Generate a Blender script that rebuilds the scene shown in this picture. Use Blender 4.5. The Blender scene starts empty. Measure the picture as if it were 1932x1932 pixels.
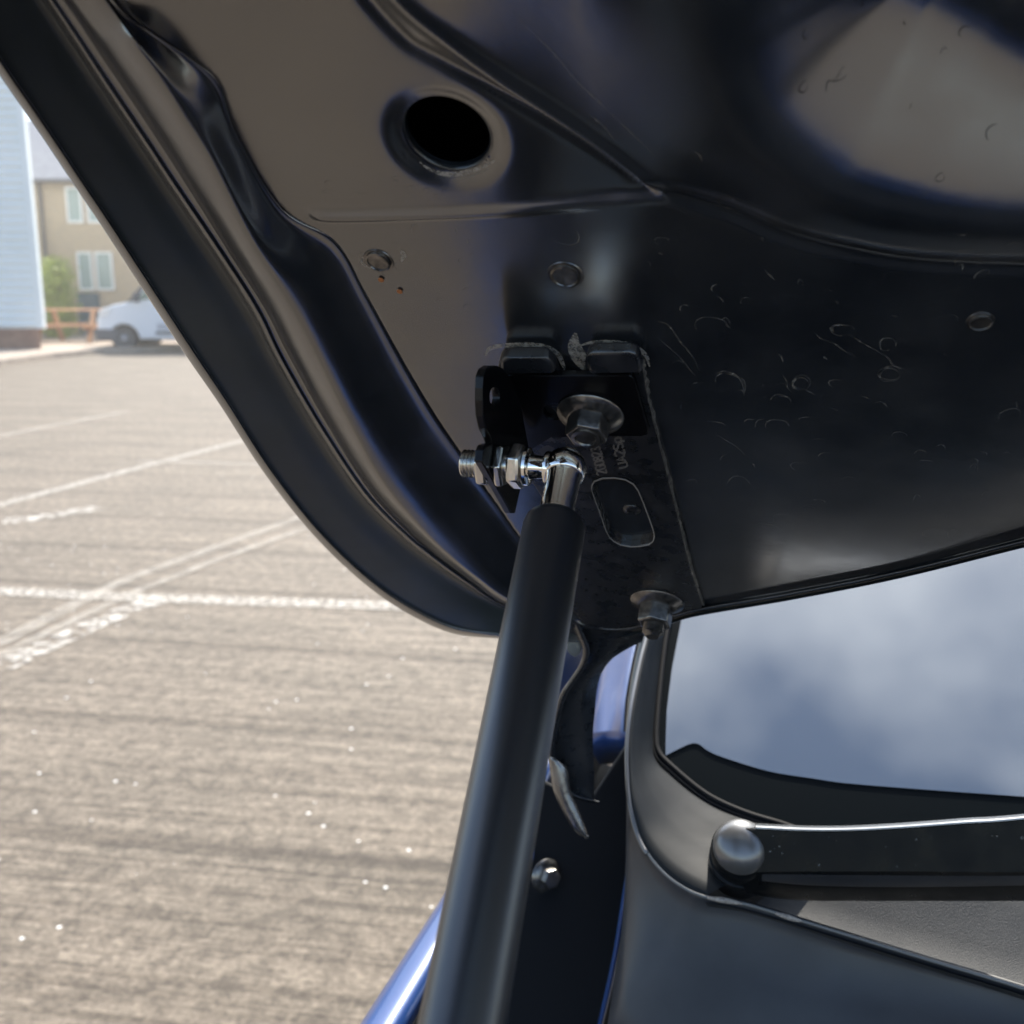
import bpy, math, random
import numpy as np
from mathutils import Vector, Matrix
from mathutils.geometry import tessellate_polygon
random.seed(7); RNG = np.random.default_rng(5)
sc = bpy.context.scene
COL = sc.collection
R = math.radians
# ------------------------------------------------------------------ camera
FP, CX = 1937.0, 966.0
PITCH = R(12)
CAM = np.array((0.0, 0.0, 1.4))
cX = np.array((1.0, 0, 0)); cU = np.array((0, math.sin(PITCH), math.cos(PITCH))); cF = np.array((0, math.cos(PITCH), -math.sin(PITCH)))
cd = bpy.data.cameras.new('camera'); cam = bpy.data.objects.new('camera', cd); COL.objects.link(cam)
cam.location = CAM; cam.rotation_euler = (R(90) - PITCH, 0, 0)
cd.sensor_width = 36; cd.lens = 36 * FP / 1932; cd.clip_start = 0.01; cd.clip_end = 500
cd.dof.use_dof = True; cd.dof.focus_distance = 0.43; cd.dof.aperture_fstop = 14
sc.camera = cam
# ------------------------------------------------------------------ sky and sun
SUN_EL, SUN_AZ = R(44), R(14)          # azimuth measured from +Y towards +X
w = bpy.data.worlds.new('World'); sc.world = w; w.use_nodes = True
nt = w.node_tree; N = nt.nodes; Lk = nt.links
for n in list(N): N.remove(n)
out = N.new('ShaderNodeOutputWorld'); sky = N.new('ShaderNodeTexSky'); sky.sky_type = 'NISHITA'; sky.sun_disc = False
sky.sun_elevation = SUN_EL; sky.sun_rotation = SUN_AZ
bg = N.new('ShaderNodeBackground'); bg.inputs[1].default_value = 0.15; Lk.new(sky.outputs[0], bg.inputs[0])
bgc = N.new('ShaderNodeBackground'); bgc.inputs[0].default_value = (0.86, 0.92, 1, 1); bgc.inputs[1].default_value = 1.5
tc = N.new('ShaderNodeTexCoord'); mp = N.new('ShaderNodeMapping'); mp.inputs['Scale'].default_value = (1, 1, 1); mp.inputs['Location'].default_value = (3.1, 1.2, 0.4)
Lk.new(tc.outputs['Generated'], mp.inputs[0])
nz = N.new('ShaderNodeTexNoise'); nz.inputs['Scale'].default_value = 2.1; nz.inputs['Detail'].default_value = 5; nz.inputs['Roughness'].default_value = 0.46
Lk.new(mp.outputs[0], nz.inputs['Vector'])
cr = N.new('ShaderNodeValToRGB'); cr.color_ramp.elements[0].position = 0.46; cr.color_ramp.elements[1].position = 0.66
vd = N.new('ShaderNodeVectorMath'); vd.operation = 'DOT_PRODUCT'; Lk.new(tc.outputs['Generated'], vd.inputs[0])
vd.inputs[1].default_value = (math.sin(SUN_AZ) * math.cos(SUN_EL), math.cos(SUN_AZ) * math.cos(SUN_EL), math.sin(SUN_EL))
ma = N.new('ShaderNodeMath'); ma.operation = 'MULTIPLY_ADD'; ma.inputs[1].default_value = 0.85; ma.inputs[2].default_value = -0.615; Lk.new(vd.outputs['Value'], ma.inputs[0])
mb_ = N.new('ShaderNodeMath'); mb_.operation = 'ADD'; Lk.new(nz.outputs[0], mb_.inputs[0]); Lk.new(ma.outputs[0], mb_.inputs[1])
Lk.new(mb_.outputs[0], cr.inputs[0])
mx = N.new('ShaderNodeMixShader'); Lk.new(cr.outputs[0], mx.inputs[0]); Lk.new(bg.outputs[0], mx.inputs[1]); Lk.new(bgc.outputs[0], mx.inputs[2])
Lk.new(mx.outputs[0], out.inputs[0])
sd = bpy.data.lights.new('sun', 'SUN'); sd.energy = 4.2; sd.angle = R(0.53); sd.color = (1, 0.93, 0.82)
sun = bpy.data.objects.new('sun', sd); COL.objects.link(sun)
sdir = Vector((math.sin(SUN_AZ) * math.cos(SUN_EL), math.cos(SUN_AZ) * math.cos(SUN_EL), math.sin(SUN_EL)))
sun.rotation_euler = sdir.to_track_quat('Z', 'Y').to_euler(); sun.location = (0, 10, 20)
sc.view_settings.view_transform = 'Standard'; sc.view_settings.look = 'None'; sc.view_settings.gamma = 1
sc.view_settings.exposure = 1.08
sc.render.engine = 'CYCLES'; sc.cycles.use_denoising = True; sc.cycles.max_bounces = 8
sc.cycles.caustics_reflective = False; sc.cycles.caustics_refractive = False

# ------------------------------------------------------------------ helpers
def ray(x, y): return cX * ((x - CX) / FP) - cU * ((y - CX) / FP) + cF
def at(x, y, t): return CAM + ray(x, y) * t
def on_plane(x, y, n, k):            # n.p = k with p relative to the camera
    r = ray(x, y); return CAM + r * (k / float(r @ n))
def ground(x, y, z=0.0):
    r = ray(x, y); return CAM + r * ((z - CAM[2]) / r[2])
def cmb(v):
    return np.array((v[0] * cX + v[1] * cU - v[2] * cF))
def unit(v): v = np.asarray(v, float); return v / np.linalg.norm(v)
def cat(pts, sub, closed=False):
    """Catmull-Rom through rows of pts."""
    P = np.asarray(pts, float); n = len(P); res = []
    rng = range(n if closed else n - 1)
    for i in rng:
        p1, p2 = P[i], P[(i + 1) % n]
        p0 = P[i - 1] if (i > 0 or closed) else 2 * p1 - p2
        p3 = P[(i + 2) % n] if (i + 2 < n or closed) else 2 * p2 - p1
        for s in range(sub):
            t = s / sub
            res.append(0.5 * (2 * p1 + (p2 - p0) * t + (2 * p0 - 5 * p1 + 4 * p2 - p3) * t * t + (3 * p1 - p0 - 3 * p2 + p3) * t ** 3))
    if not closed: res.append(P[-1])
    return np.array(res)
ROOT = [np.zeros(3)]
def mesh(name, V, Fc, m, parent=None, smooth=False, mi=None, sharp=None, solid=None, bevel=None, sub=None, label=None):
    me = bpy.data.meshes.new(name)
    V = np.asarray(V, float).reshape(-1, 3)
    base = ROOT[0] if parent is not None else np.zeros(3)
    me.from_pydata([tuple(v) for v in (V - base)], [], [tuple(int(i) for i in f) for f in Fc])
    ms = m if isinstance(m, (list, tuple)) else [m]
    for q in ms: me.materials.append(q)
    if mi is not None: me.polygons.foreach_set('material_index', np.asarray(mi, dtype=np.int32))
    if smooth:
        me.polygons.foreach_set('use_smooth', [True] * len(me.polygons))
        if sharp: me.set_sharp_from_angle(angle=R(sharp))
    me.update()
    o = bpy.data.objects.new(name, me); COL.objects.link(o)
    if parent is not None: o.parent = parent
    if bevel:
        b = o.modifiers.new('bevel', 'BEVEL'); b.width = bevel[0]; b.segments = bevel[1]; b.limit_method = 'ANGLE'; b.angle_limit = R(35); b.harden_normals = False
    if solid:
        s = o.modifiers.new('solid', 'SOLIDIFY'); s.thickness = solid; s.offset = -1
    if sub:
        s = o.modifiers.new('sub', 'SUBSURF'); s.levels = sub; s.render_levels = sub
    if label: o['label'] = label
    return o
def thing(name, label, catg, loc, group=None):
    o = bpy.data.objects.new(name, None); COL.objects.link(o); o.location = loc; o.empty_display_size = 0.1
    o['label'] = label; o['category'] = catg
    if group: o['group'] = group
    ROOT[0] = np.array(loc, float)
    return o
def tag(o, label=None, catg=None, kind=None, group=None):
    if label: o['label'] = label
    if catg: o['category'] = catg
    if kind: o['kind'] = kind
    if group: o['group'] = group
    return o
class MB:
    def __init__(s): s.V = []; s.F = []; s.M = []
    def add(s, V, F, m=0):
        b = len(s.V); s.V.extend([tuple(v) for v in V]); s.F.extend([tuple(i + b for i in f) for f in F]); s.M.extend([m] * len(F)); return s
    def box(s, lo, hi, m=0, fr=None, o=(0, 0, 0)):
        x0, y0, z0 = lo; x1, y1, z1 = hi
        V = np.array([(x0, y0, z0), (x1, y0, z0), (x1, y1, z0), (x0, y1, z0), (x0, y0, z1), (x1, y0, z1), (x1, y1, z1), (x0, y1, z1)], float)
        if fr is not None: V = V @ np.array(fr)
        V = V + np.array(o)
        return s.add(V, [(0, 3, 2, 1), (4, 5, 6, 7), (0, 1, 5, 4), (1, 2, 6, 5), (2, 3, 7, 6), (3, 0, 4, 7)], m)
    def loft(s, rows, closed=False, m=0, flip=False):
        rows = [list(r) for r in rows]; n = len(rows[0]); V = [p for r in rows for p in r]; F = []
        for i in range(len(rows) - 1):
            for j in range(n if closed else n - 1):
                k = (j + 1) % n
                f = (i * n + j, i * n + k, (i + 1) * n + k, (i + 1) * n + j)
                F.append(f[::-1] if flip else f)
        return s.add(V, F, m)
    def lathe(s, prof, c, ax, seg=32, m=0, ref=None, cap=True):
        ax = unit(ax); a = np.cross(ax, ref if ref is not None else (0.31, 0.2, 0.93)); a = unit(a); b = np.cross(ax, a)
        rows = [[np.asarray(c) + ax * z + (a * math.cos(2 * math.pi * i / seg) + b * math.sin(2 * math.pi * i / seg)) * r for i in range(seg)] for r, z in prof]
        b0 = len(s.V); s.loft(rows, True, m)
        if cap:
            s.F.append(tuple(range(b0, b0 + seg))[::-1]); s.M.append(m)
            e = b0 + (len(rows) - 1) * seg; s.F.append(tuple(range(e, e + seg))); s.M.append(m)
        return s
    def tube(s, pts, r, seg=10, m=0):
        pts = [np.asarray(p, float) for p in pts]; rows = []
        for i, p in enumerate(pts):
            d = unit(pts[min(i + 1, len(pts) - 1)] - pts[max(i - 1, 0)])
            a = unit(np.cross(d, (0.13, 0.31, 0.94))); b = np.cross(d, a)
            rr = r[i] if hasattr(r, '__len__') else r
            rows.append([p + (a * math.cos(2 * math.pi * k / seg) + b * math.sin(2 * math.pi * k / seg)) * rr for k in range(seg)])
        b0 = len(s.V); s.loft(rows, True, m); s.F.append(tuple(range(b0, b0 + seg))[::-1]); s.M.append(m)
        e = b0 + (len(rows) - 1) * seg; s.F.append(tuple(range(e, e + seg))); s.M.append(m); return s
    def plate(s, outer, d, holes=(), m=0):
        """flat plate: loops of 3-D points, extruded by vector d."""
        loops = [[Vector(p) for p in outer]] + [[Vector(p) for p in h] for h in holes]
        tris = tessellate_polygon(loops); pts = [p for l in loops for p in l]; n = len(pts); d = Vector(d)
        V = [tuple(p) for p in pts] + [tuple(p + d) for p in pts]
        F = [tuple(t) for t in tris] + [tuple(i + n for i in t)[::-1] for t in tris]
        b = 0
        for l in loops:
            k = len(l)
            for i in range(k): F.append((b + i, b + (i + 1) % k, b + (i + 1) % k + n, b + i + n))
            b += k
        return s.add(V, F, m)
    def build(s, name, m, parent=None, **kw):
        o = mesh(name, s.V, s.F, m, parent, mi=s.M, **kw)
        import bmesh
        bm = bmesh.new(); bm.from_mesh(o.data); bmesh.ops.recalc_face_normals(bm, faces=bm.faces); bm.to_mesh(o.data); bm.free()
        if kw.get('sharp'): o.data.set_sharp_from_angle(angle=R(kw['sharp']))
        return o

# ------------------------------------------------------------------ materials
def mat(name, col=(0.5, 0.5, 0.5), rough=0.5, metal=0.0, ior=1.5, coat=0.0, coat_r=0.03, bump=None, rvar=None, cvar=None, spec=None, trans=0, emit=None):
    m = bpy.data.materials.new(name); m.use_nodes = True; t = m.node_tree; b = t.nodes['Principled BSDF']
    b.inputs['Base Color'].default_value = (*col, 1); b.inputs['Roughness'].default_value = rough; b.inputs['Metallic'].default_value = metal
    b.inputs['IOR'].default_value = ior; b.inputs['Coat Weight'].default_value = coat; b.inputs['Coat Roughness'].default_value = coat_r
    b.inputs['Transmission Weight'].default_value = trans
    tc = t.nodes.new('ShaderNodeTexCoord')
    def noise(scale, detail=5, vec=None, r=0.55):
        n = t.nodes.new('ShaderNodeTexNoise'); n.inputs['Scale'].default_value = scale; n.inputs['Detail'].default_value = detail; n.inputs['Roughness'].default_value = r
        mpn = t.nodes.new('ShaderNodeMapping'); t.links.new(tc.outputs['Object'], mpn.inputs[0])
        if vec: mpn.inputs['Scale'].default_value = vec
        t.links.new(mpn.outputs[0], n.inputs['Vector']); return n
    if bump:
        n = noise(bump[0], 6, bump[2] if len(bump) > 2 else None); bn = t.nodes.new('ShaderNodeBump'); bn.inputs['Strength'].default_value = 1.0
        bn.inputs['Distance'].default_value = bump[1]; t.links.new(n.outputs[0], bn.inputs['Height']); t.links.new(bn.outputs[0], b.inputs['Normal'])
        t.links.new(bn.outputs[0], b.inputs['Coat Normal'])
    if rvar:
        n = noise(rvar[0], 5); mr = t.nodes.new('ShaderNodeMapRange'); mr.inputs['From Min'].default_value = 0.35; mr.inputs['From Max'].default_value = 0.65
        mr.inputs['To Min'].default_value = rvar[1]; mr.inputs['To Max'].default_value = rvar[2]; t.links.new(n.outputs[0], mr.inputs[0]); t.links.new(mr.outputs[0], b.inputs['Roughness'])
    if cvar:
        n = noise(cvar[0], 6, cvar[3] if len(cvar) > 3 else None, 0.65); rp = t.nodes.new('ShaderNodeValToRGB'); rp.color_ramp.elements[0].position = 0.35; rp.color_ramp.elements[1].position = 0.68
        rp.color_ramp.elements[0].color = (*cvar[1], 1); rp.color_ramp.elements[1].color = (*cvar[2], 1)
        t.links.new(n.outputs[0], rp.inputs[0]); t.links.new(rp.outputs[0], b.inputs['Base Color'])
    m['bs'] = 1
    return m
M = {}
# bonnet underside: dark blue-black lacquer with a film of dust
M['paint'] = mat('black_lacquer', (0.012, 0.015, 0.022), 0.2, ior=2.6, bump=(9, 0.0005), rvar=(22, 0.16, 0.27), cvar=(30, (0.011, 0.014, 0.019), (0.024, 0.028, 0.034)))
M['paint_edge'] = mat('black_lacquer_edge', (0.012, 0.016, 0.022), 0.25, ior=1.7)
M['zinc_black'] = mat('satin_black_steel', (0.004, 0.004, 0.005), 0.25, ior=1.35, bump=(900, 0.00002))
M['tube'] = mat('strut_tube_paint', (0.006, 0.007, 0.010), 0.38, ior=1.95, bump=(2500, 0.000006))
M['bolt_black'] = mat('dark_phosphate_bolt', (0.03, 0.029, 0.028), 0.25, 0.8, cvar=(260, (0.07, 0.07, 0.07), (0.28, 0.26, 0.24)), bump=(700, 0.00008))
M['hinge'] = mat('hinge_lacquer', (0.013, 0.015, 0.019), 0.28, ior=1.75, bump=(300, 0.00005), rvar=(120, 0.2, 0.42))
M['chrome'] = mat('chrome_steel', (0.85, 0.83, 0.8), 0.05, 1.0, bump=(180, 0.00004))
M['zinc'] = mat('zinc_plated_steel', (0.72, 0.7, 0.66), 0.22, 1.0, bump=(500, 0.00003), cvar=(200, (0.6, 0.62, 0.62), (0.82, 0.77, 0.7)))
M['blue'] = mat('blue_body_paint', (0.016, 0.058, 0.21), 0.34, metal=0.15, coat=0.6, coat_r=0.05, ior=1.5)
M['dirtyedge'] = mat('dusty_edge', (0.12, 0.11, 0.095), 0.8, cvar=(400, (0.03, 0.03, 0.03), (0.24, 0.22, 0.19)), bump=(900, 0.0002))
M['plastic'] = mat('grey_black_plastic', (0.035, 0.037, 0.04), 0.42, ior=1.2, bump=(1400, 0.00005), rvar=(14, 0.5, 0.62), cvar=(12, (0.016, 0.018, 0.02), (0.028, 0.03, 0.032)))
M['plastic_grain'] = mat('grained_plastic', (0.06, 0.063, 0.064), 0.55, ior=1.35, bump=(1500, 0.0005), cvar=(20, (0.028, 0.030, 0.032), (0.048, 0.048, 0.047)))
M['plastic_dark'] = mat('black_plastic', (0.012, 0.013, 0.015), 0.35, bump=(1200, 0.00005))
M['slate'] = mat('slate_plastic', (0.03, 0.033, 0.041), 0.42, rvar=(10, 0.32, 0.52), cvar=(9, (0.023, 0.024, 0.028), (0.043, 0.044, 0.048)))
M['rubber'] = mat('rubber_seal', (0.010, 0.010, 0.011), 0.6, ior=1.2)
M['wiper'] = mat('wiper_black_paint', (0.005, 0.006, 0.007), 0.3, ior=1.25, rvar=(60, 0.25, 0.45))
M['cap'] = mat('satin_grey_cap', (0.085, 0.08, 0.075), 0.3, ior=2.2)
M['band_reflection'] = mat('black_band_reflection', (0.003, 0.005, 0.006), 0.3, ior=1.12)
M['bay'] = mat('engine_bay_black', (0.005, 0.0055, 0.007), 0.6, ior=1.25)
M['dark'] = mat('cabin_dark', (0.01, 0.01, 0.011), 0.8)
M['white'] = mat('white_van_paint', (0.72, 0.75, 0.8), 0.3, coat=0.6)
M['vglass'] = mat('van_glass', (0.16, 0.24, 0.2), 0.08, ior=1.6)
M['tyre'] = mat('tyre_rubber', (0.03, 0.03, 0.032), 0.8)
M['rim'] = mat('steel_rim', (0.22, 0.23, 0.25), 0.4, 0.4)
M['greyp'] = mat('grey_bumper', (0.09, 0.095, 0.11), 0.6)
M['lamp'] = mat('lamp_glass', (0.8, 0.8, 0.82), 0.1, 0.3)
M['clad'] = mat('pale_metal_cladding', (0.55, 0.6, 0.62), 0.5, cvar=(0.6, (0.74, 0.80, 0.80), (0.84, 0.88, 0.88)))  # cladding lightened so its colour carries the veiling glare
M['brick_red'] = mat('plinth_brick', (0.3, 0.16, 0.11), 0.9, cvar=(6, (0.22, 0.12, 0.09), (0.38, 0.22, 0.15)))
M['slateroof'] = mat('roof_slate', (0.12, 0.13, 0.15), 0.7, cvar=(5, (0.17, 0.18, 0.21), (0.24, 0.25, 0.28)))
M['wframe'] = mat('white_window_frame', (0.8, 0.8, 0.78), 0.4)
M['wglass'] = mat('window_glass', (0.3, 0.38, 0.36), 0.1, ior=1.6)
M['pipe'] = mat('grey_downpipe', (0.1, 0.1, 0.11), 0.5)
M['wood'] = mat('orange_brown_timber', (0.5, 0.27, 0.15), 0.7, cvar=(4, (0.42, 0.22, 0.12), (0.6, 0.35, 0.2), (1, 12, 12)))
M['bluebin'] = mat('blue_grey_door', (0.07, 0.12, 0.15), 0.5)
M['bark'] = mat('bark', (0.08, 0.06, 0.04), 0.9)
M['leaf'] = mat('hedge_leaf', (0.09, 0.16, 0.02), 0.5, cvar=(3, (0.12, 0.19, 0.03), (0.46, 0.52, 0.10)))
M['fleck'] = mat('orange_fleck', (0.45, 0.17, 0.06), 0.8)
M['letter'] = mat('stamped_letter', (0.26, 0.25, 0.24), 0.6)
M['mark'] = mat('faint_grey_letter', (0.35, 0.37, 0.42), 0.5)

def dust_mat(name, col, scale, lo, hi, mx_a=0.8):
    m = bpy.data.materials.new(name); m.use_nodes = True; t = m.node_tree; n = t.nodes; b = n['Principled BSDF']
    b.inputs['Base Color'].default_value = (*col, 1); b.inputs['Roughness'].default_value = 0.9
    tc = n.new('ShaderNodeTexCoord'); z = n.new('ShaderNodeTexNoise'); z.inputs['Scale'].default_value = scale; z.inputs['Detail'].default_value = 6; z.inputs['Roughness'].default_value = 0.7
    t.links.new(tc.outputs['Object'], z.inputs['Vector'])
    mr = n.new('ShaderNodeMapRange'); mr.inputs['From Min'].default_value = lo; mr.inputs['From Max'].default_value = hi; mr.inputs['To Max'].default_value = mx_a
    t.links.new(z.outputs[0], mr.inputs[0]); t.links.new(mr.outputs[0], b.inputs['Alpha'])
    return m
M['dust'] = dust_mat('dried_water_dust', (0.4, 0.39, 0.36), 420, 0.42, 0.68, 0.5)
M['dust_heavy'] = dust_mat('caked_dust', (0.6, 0.57, 0.52), 420, 0.30, 0.68, 0.8)
M['spot'] = dust_mat('dull_water_spot', (0.035, 0.034, 0.032), 300, 0.3, 0.7, 0.8)
M['line'] = dust_mat('worn_white_paint', (0.52, 0.48, 0.42), 34, 0.38, 0.58, 0.9)
M['line_faint'] = dust_mat('faded_white_paint', (0.55, 0.5, 0.43), 9, 0.3, 0.8, 0.7)
M['line_spot'] = dust_mat('broken_white_paint', (0.6, 0.56, 0.5), 14, 0.44, 0.6, 0.9)

# brick wall of the house, colours lightened to carry the veiling glare
def brick_mat():
    m = bpy.data.materials.new('buff_brick'); m.use_nodes = True; t = m.node_tree; n = t.nodes; b = n['Principled BSDF']; b.inputs['Roughness'].default_value = 0.9
    tc = n.new('ShaderNodeTexCoord'); mp = n.new('ShaderNodeMapping'); mp.inputs['Rotation'].default_value = (R(90), 0, 0)
    br = n.new('ShaderNodeTexBrick'); br.inputs['Scale'].default_value = 4; br.inputs['Color1'].default_value = (0.52, 0.40, 0.26, 1); br.inputs['Color2'].default_value = (0.45, 0.35, 0.24, 1); br.inputs['Mortar'].default_value = (0.42, 0.38, 0.32, 1)
    t.links.new(tc.outputs['Object'], mp.inputs[0]); t.links.new(mp.outputs[0], br.inputs[0]); t.links.new(br.outputs[0], b.inputs['Base Color']); return m
M['brick'] = brick_mat()

# concrete: brushed streaks, stains, sun glints painted in as white specks
GA = R(-8.7)
def ground_mat():
    m = bpy.data.materials.new('brushed_concrete'); m.use_nodes = True; t = m.node_tree; n = t.nodes; b = n['Principled BSDF']; L = t.links
    tc = n.new('ShaderNodeTexCoord')
    def mapped(scale, rot=GA):
        a = n.new('ShaderNodeMapping'); a.vector_type = 'TEXTURE'; a.inputs['Rotation'].default_value = (0, 0, rot); L.new(tc.outputs['Object'], a.inputs[0])
        c = n.new('ShaderNodeMapping'); c.inputs['Scale'].default_value = scale; L.new(a.outputs[0], c.inputs[0]); return c.outputs[0]
    def noise(vec, s, d=6, r=0.6):
        z = n.new('ShaderNodeTexNoise'); z.inputs['Scale'].default_value = s; z.inputs['Detail'].default_value = d; z.inputs['Roughness'].default_value = r; L.new(vec, z.inputs['Vector']); return z.outputs[0]
    def ramp(src, p0, c0, p1, c1):
        r_ = n.new('ShaderNodeValToRGB'); e = r_.color_ramp.elements; e[0].position = p0; e[0].color = (*c0, 1); e[1].position = p1; e[1].color = (*c1, 1); L.new(src, r_.inputs[0]); return r_.outputs[0]
    def mul(a, bb, f=1.0):
        q = n.new('ShaderNodeMix'); q.data_type = 'RGBA'; q.blend_type = 'MULTIPLY'; q.inputs[0].default_value = f; L.new(a, q.inputs[6]); L.new(bb, q.inputs[7]); return q.outputs[2]
    grain = noise(mapped((1, 1, 1)), 62, 7, 0.8); streak = noise(mapped((0.1, 5, 1)), 6, 7, 0.68); fine = noise(mapped((0.35, 10, 1)), 13, 4, 0.6); big = noise(mapped((1, 1.6, 1)), 1.3, 5, 0.6)
    mott = noise(mapped((1, 1, 1)), 19, 5, 0.7)
    c = ramp(grain, 0.32, (0.09, 0.074, 0.058), 0.62, (0.33, 0.278, 0.215))
    c = mul(c, ramp(streak, 0.38, (0.58, 0.56, 0.54), 0.54, (1, 1, 1))); c = mul(c, ramp(fine, 0.38, (0.68, 0.67, 0.66), 0.56, (1.0, 1, 1)))
    c = mul(c, ramp(big, 0.33, (0.8, 0.78, 0.75), 0.62, (1.06, 1.03, 1.0))); c = mul(c, ramp(mott, 0.4, (0.62, 0.61, 0.6), 0.58, (1.12, 1.12, 1.12)))
    # thin dark drag lines every metre or so
    wv = n.new('ShaderNodeTexWave'); wv.wave_type = 'BANDS'; wv.bands_direction = 'Y'; wv.inputs['Scale'].default_value = 0.42; wv.inputs['Distortion'].default_value = 1.2; wv.inputs['Detail'].default_value = 3; wv.inputs['Detail Scale'].default_value = 0.6
    L.new(mapped((0.25, 1, 1)), wv.inputs[0])
    c = mul(c, ramp(wv.outputs[1], 0.0, (0.62, 0.6, 0.58), 0.035, (1, 1, 1)))
    b.inputs['Roughness'].default_value = 0.75
    vo = n.new('ShaderNodeTexVoronoi'); vo.inputs['Scale'].default_value = 16; L.new(mapped((1, 1, 1)), vo.inputs['Vector'])
    l1 = n.new('ShaderNodeMath'); l1.operation = 'LESS_THAN'; l1.inputs[1].default_value = .085; L.new(vo.outputs['Distance'], l1.inputs[0])
    sx = n.new('ShaderNodeSeparateColor'); L.new(vo.outputs['Color'], sx.inputs[0]); l2 = n.new('ShaderNodeMath'); l2.operation = 'GREATER_THAN'; l2.inputs[1].default_value = .7; L.new(sx.outputs[0], l2.inputs[0])
    l3 = n.new('ShaderNodeMath'); l3.operation = 'MULTIPLY'; L.new(l1.outputs[0], l3.inputs[0]); L.new(l2.outputs[0], l3.inputs[1])
    mq = n.new('ShaderNodeMix'); mq.data_type = 'RGBA'; L.new(l3.outputs[0], mq.inputs[0]); L.new(c, mq.inputs[6]); mq.inputs[7].default_value = (.95, .93, .88, 1); L.new(mq.outputs[2], b.inputs['Base Color'])
    bn = n.new('ShaderNodeBump'); bn.inputs['Distance'].default_value = 0.006; bn.inputs['Strength'].default_value = 0.8; L.new(grain, bn.inputs['Height']); L.new(bn.outputs[0], b.inputs['Normal'])
    return m
M['ground'] = ground_mat()
M['pave'] = mat('pink_paving', (0.4, 0.33, 0.27), 0.9, cvar=(3, (0.34, 0.28, 0.23), (0.46, 0.38, 0.31)))

# windscreen: tinted, strongly reflecting glass
def glass_mat():
    m = bpy.data.materials.new('windscreen_glass'); m.use_nodes = True; t = m.node_tree; n = t.nodes; b = n['Principled BSDF']
    b.inputs['Base Color'].default_value = (0.02, 0.03, 0.035, 1); b.inputs['Roughness'].default_value = 0.035; b.inputs['IOR'].default_value = 2.9
    tc = n.new('ShaderNodeTexCoord'); z = n.new('ShaderNodeTexNoise'); z.inputs['Scale'].default_value = 5; z.inputs['Detail'].default_value = 2; t.links.new(tc.outputs['Object'], z.inputs['Vector'])
    bn = n.new('ShaderNodeBump'); bn.inputs['Distance'].default_value = 0.0006; t.links.new(z.outputs[0], bn.inputs['Height']); t.links.new(bn.outputs[0], b.inputs['Normal'])
    return m
M['glass'] = glass_mat()

# ------------------------------------------------------------------ the place
g = mesh('ground', [(-90, -60, 0), (90, -60, 0), (90, 160, 0), (-90, 160, 0)], [(0, 1, 2, 3)], M['ground']); tag(g, kind='structure')
def ground_strip(pts, w0, w1=None, z=0.004):
    P = [ground(x, y, z) for x, y in pts]; a, b = [], []
    for i, p in enumerate(P):
        d = unit(P[min(i + 1, len(P) - 1)] - P[max(i - 1, 0)]); nrm = np.array((-d[1], d[0], 0)); a.append(p + nrm * w0 / 2); b.append(p - nrm * w0 / 2)
    return a, b
def marking(name, pts, wd, m, z=0.004):
    a, b = ground_strip(pts, wd, z=z); o = MB().loft([a, b]).build(name, m); tag(o, kind='structure'); return o
marking('bay_line', [(-250, 1012), (0, 952), (240, 888), (470, 828), (800, 742)], 0.11, M['line'])
marking('bay_line', [(-300, 1106), (0, 1115), (215, 1125), (460, 1134), (730, 1142), (1300, 1165)], 0.12, M['line'], 0.0045)
marking('bay_line', [(260, 869), (420, 874), (700, 884)], 0.13, M['line_faint'])
marking('bay_line', [(-100, 845), (0, 822), (240, 776)], 0.15, M['line_faint'])
marking('worn_line', [(0, 1258), (70, 1225), (160, 1185), (240, 1150), (310, 1128)], 0.13, M['line_spot'], 0.005)
marking('worn_line', [(5, 983), (60, 978), (120, 968), (190, 957)], 0.16, M['line_spot'])
marking('tyre_mark', [(-60, 1235), (0, 1212), (130, 1145), (250, 1088), (400, 1035), (570, 975), (760, 910)], 0.085, M['line_faint'], 0.008)
marking('tyre_mark', [(-60, 1262), (0, 1235), (150, 1165), (270, 1110), (420, 1052), (590, 992), (780, 925)], 0.06, M['line_faint'], 0.0085)

# pavement behind the yard
kz = 0.12
pv = [ground(-500, 716), ground(0, 691), ground(100, 677), ground(200, 666.5), ground(330, 661), ground(800, 652)]
back = [np.array((p[0] * 1.6, 60.0, 0.0)) for p in pv]
mb = MB(); mb.loft([[p + (0, 0, -0.05) for p in pv], [p + (0, 0, kz) for p in pv], [p + (0, 0, kz) for p in back]])
tag(mb.build('pavement', M['pave']), kind='structure')

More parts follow.
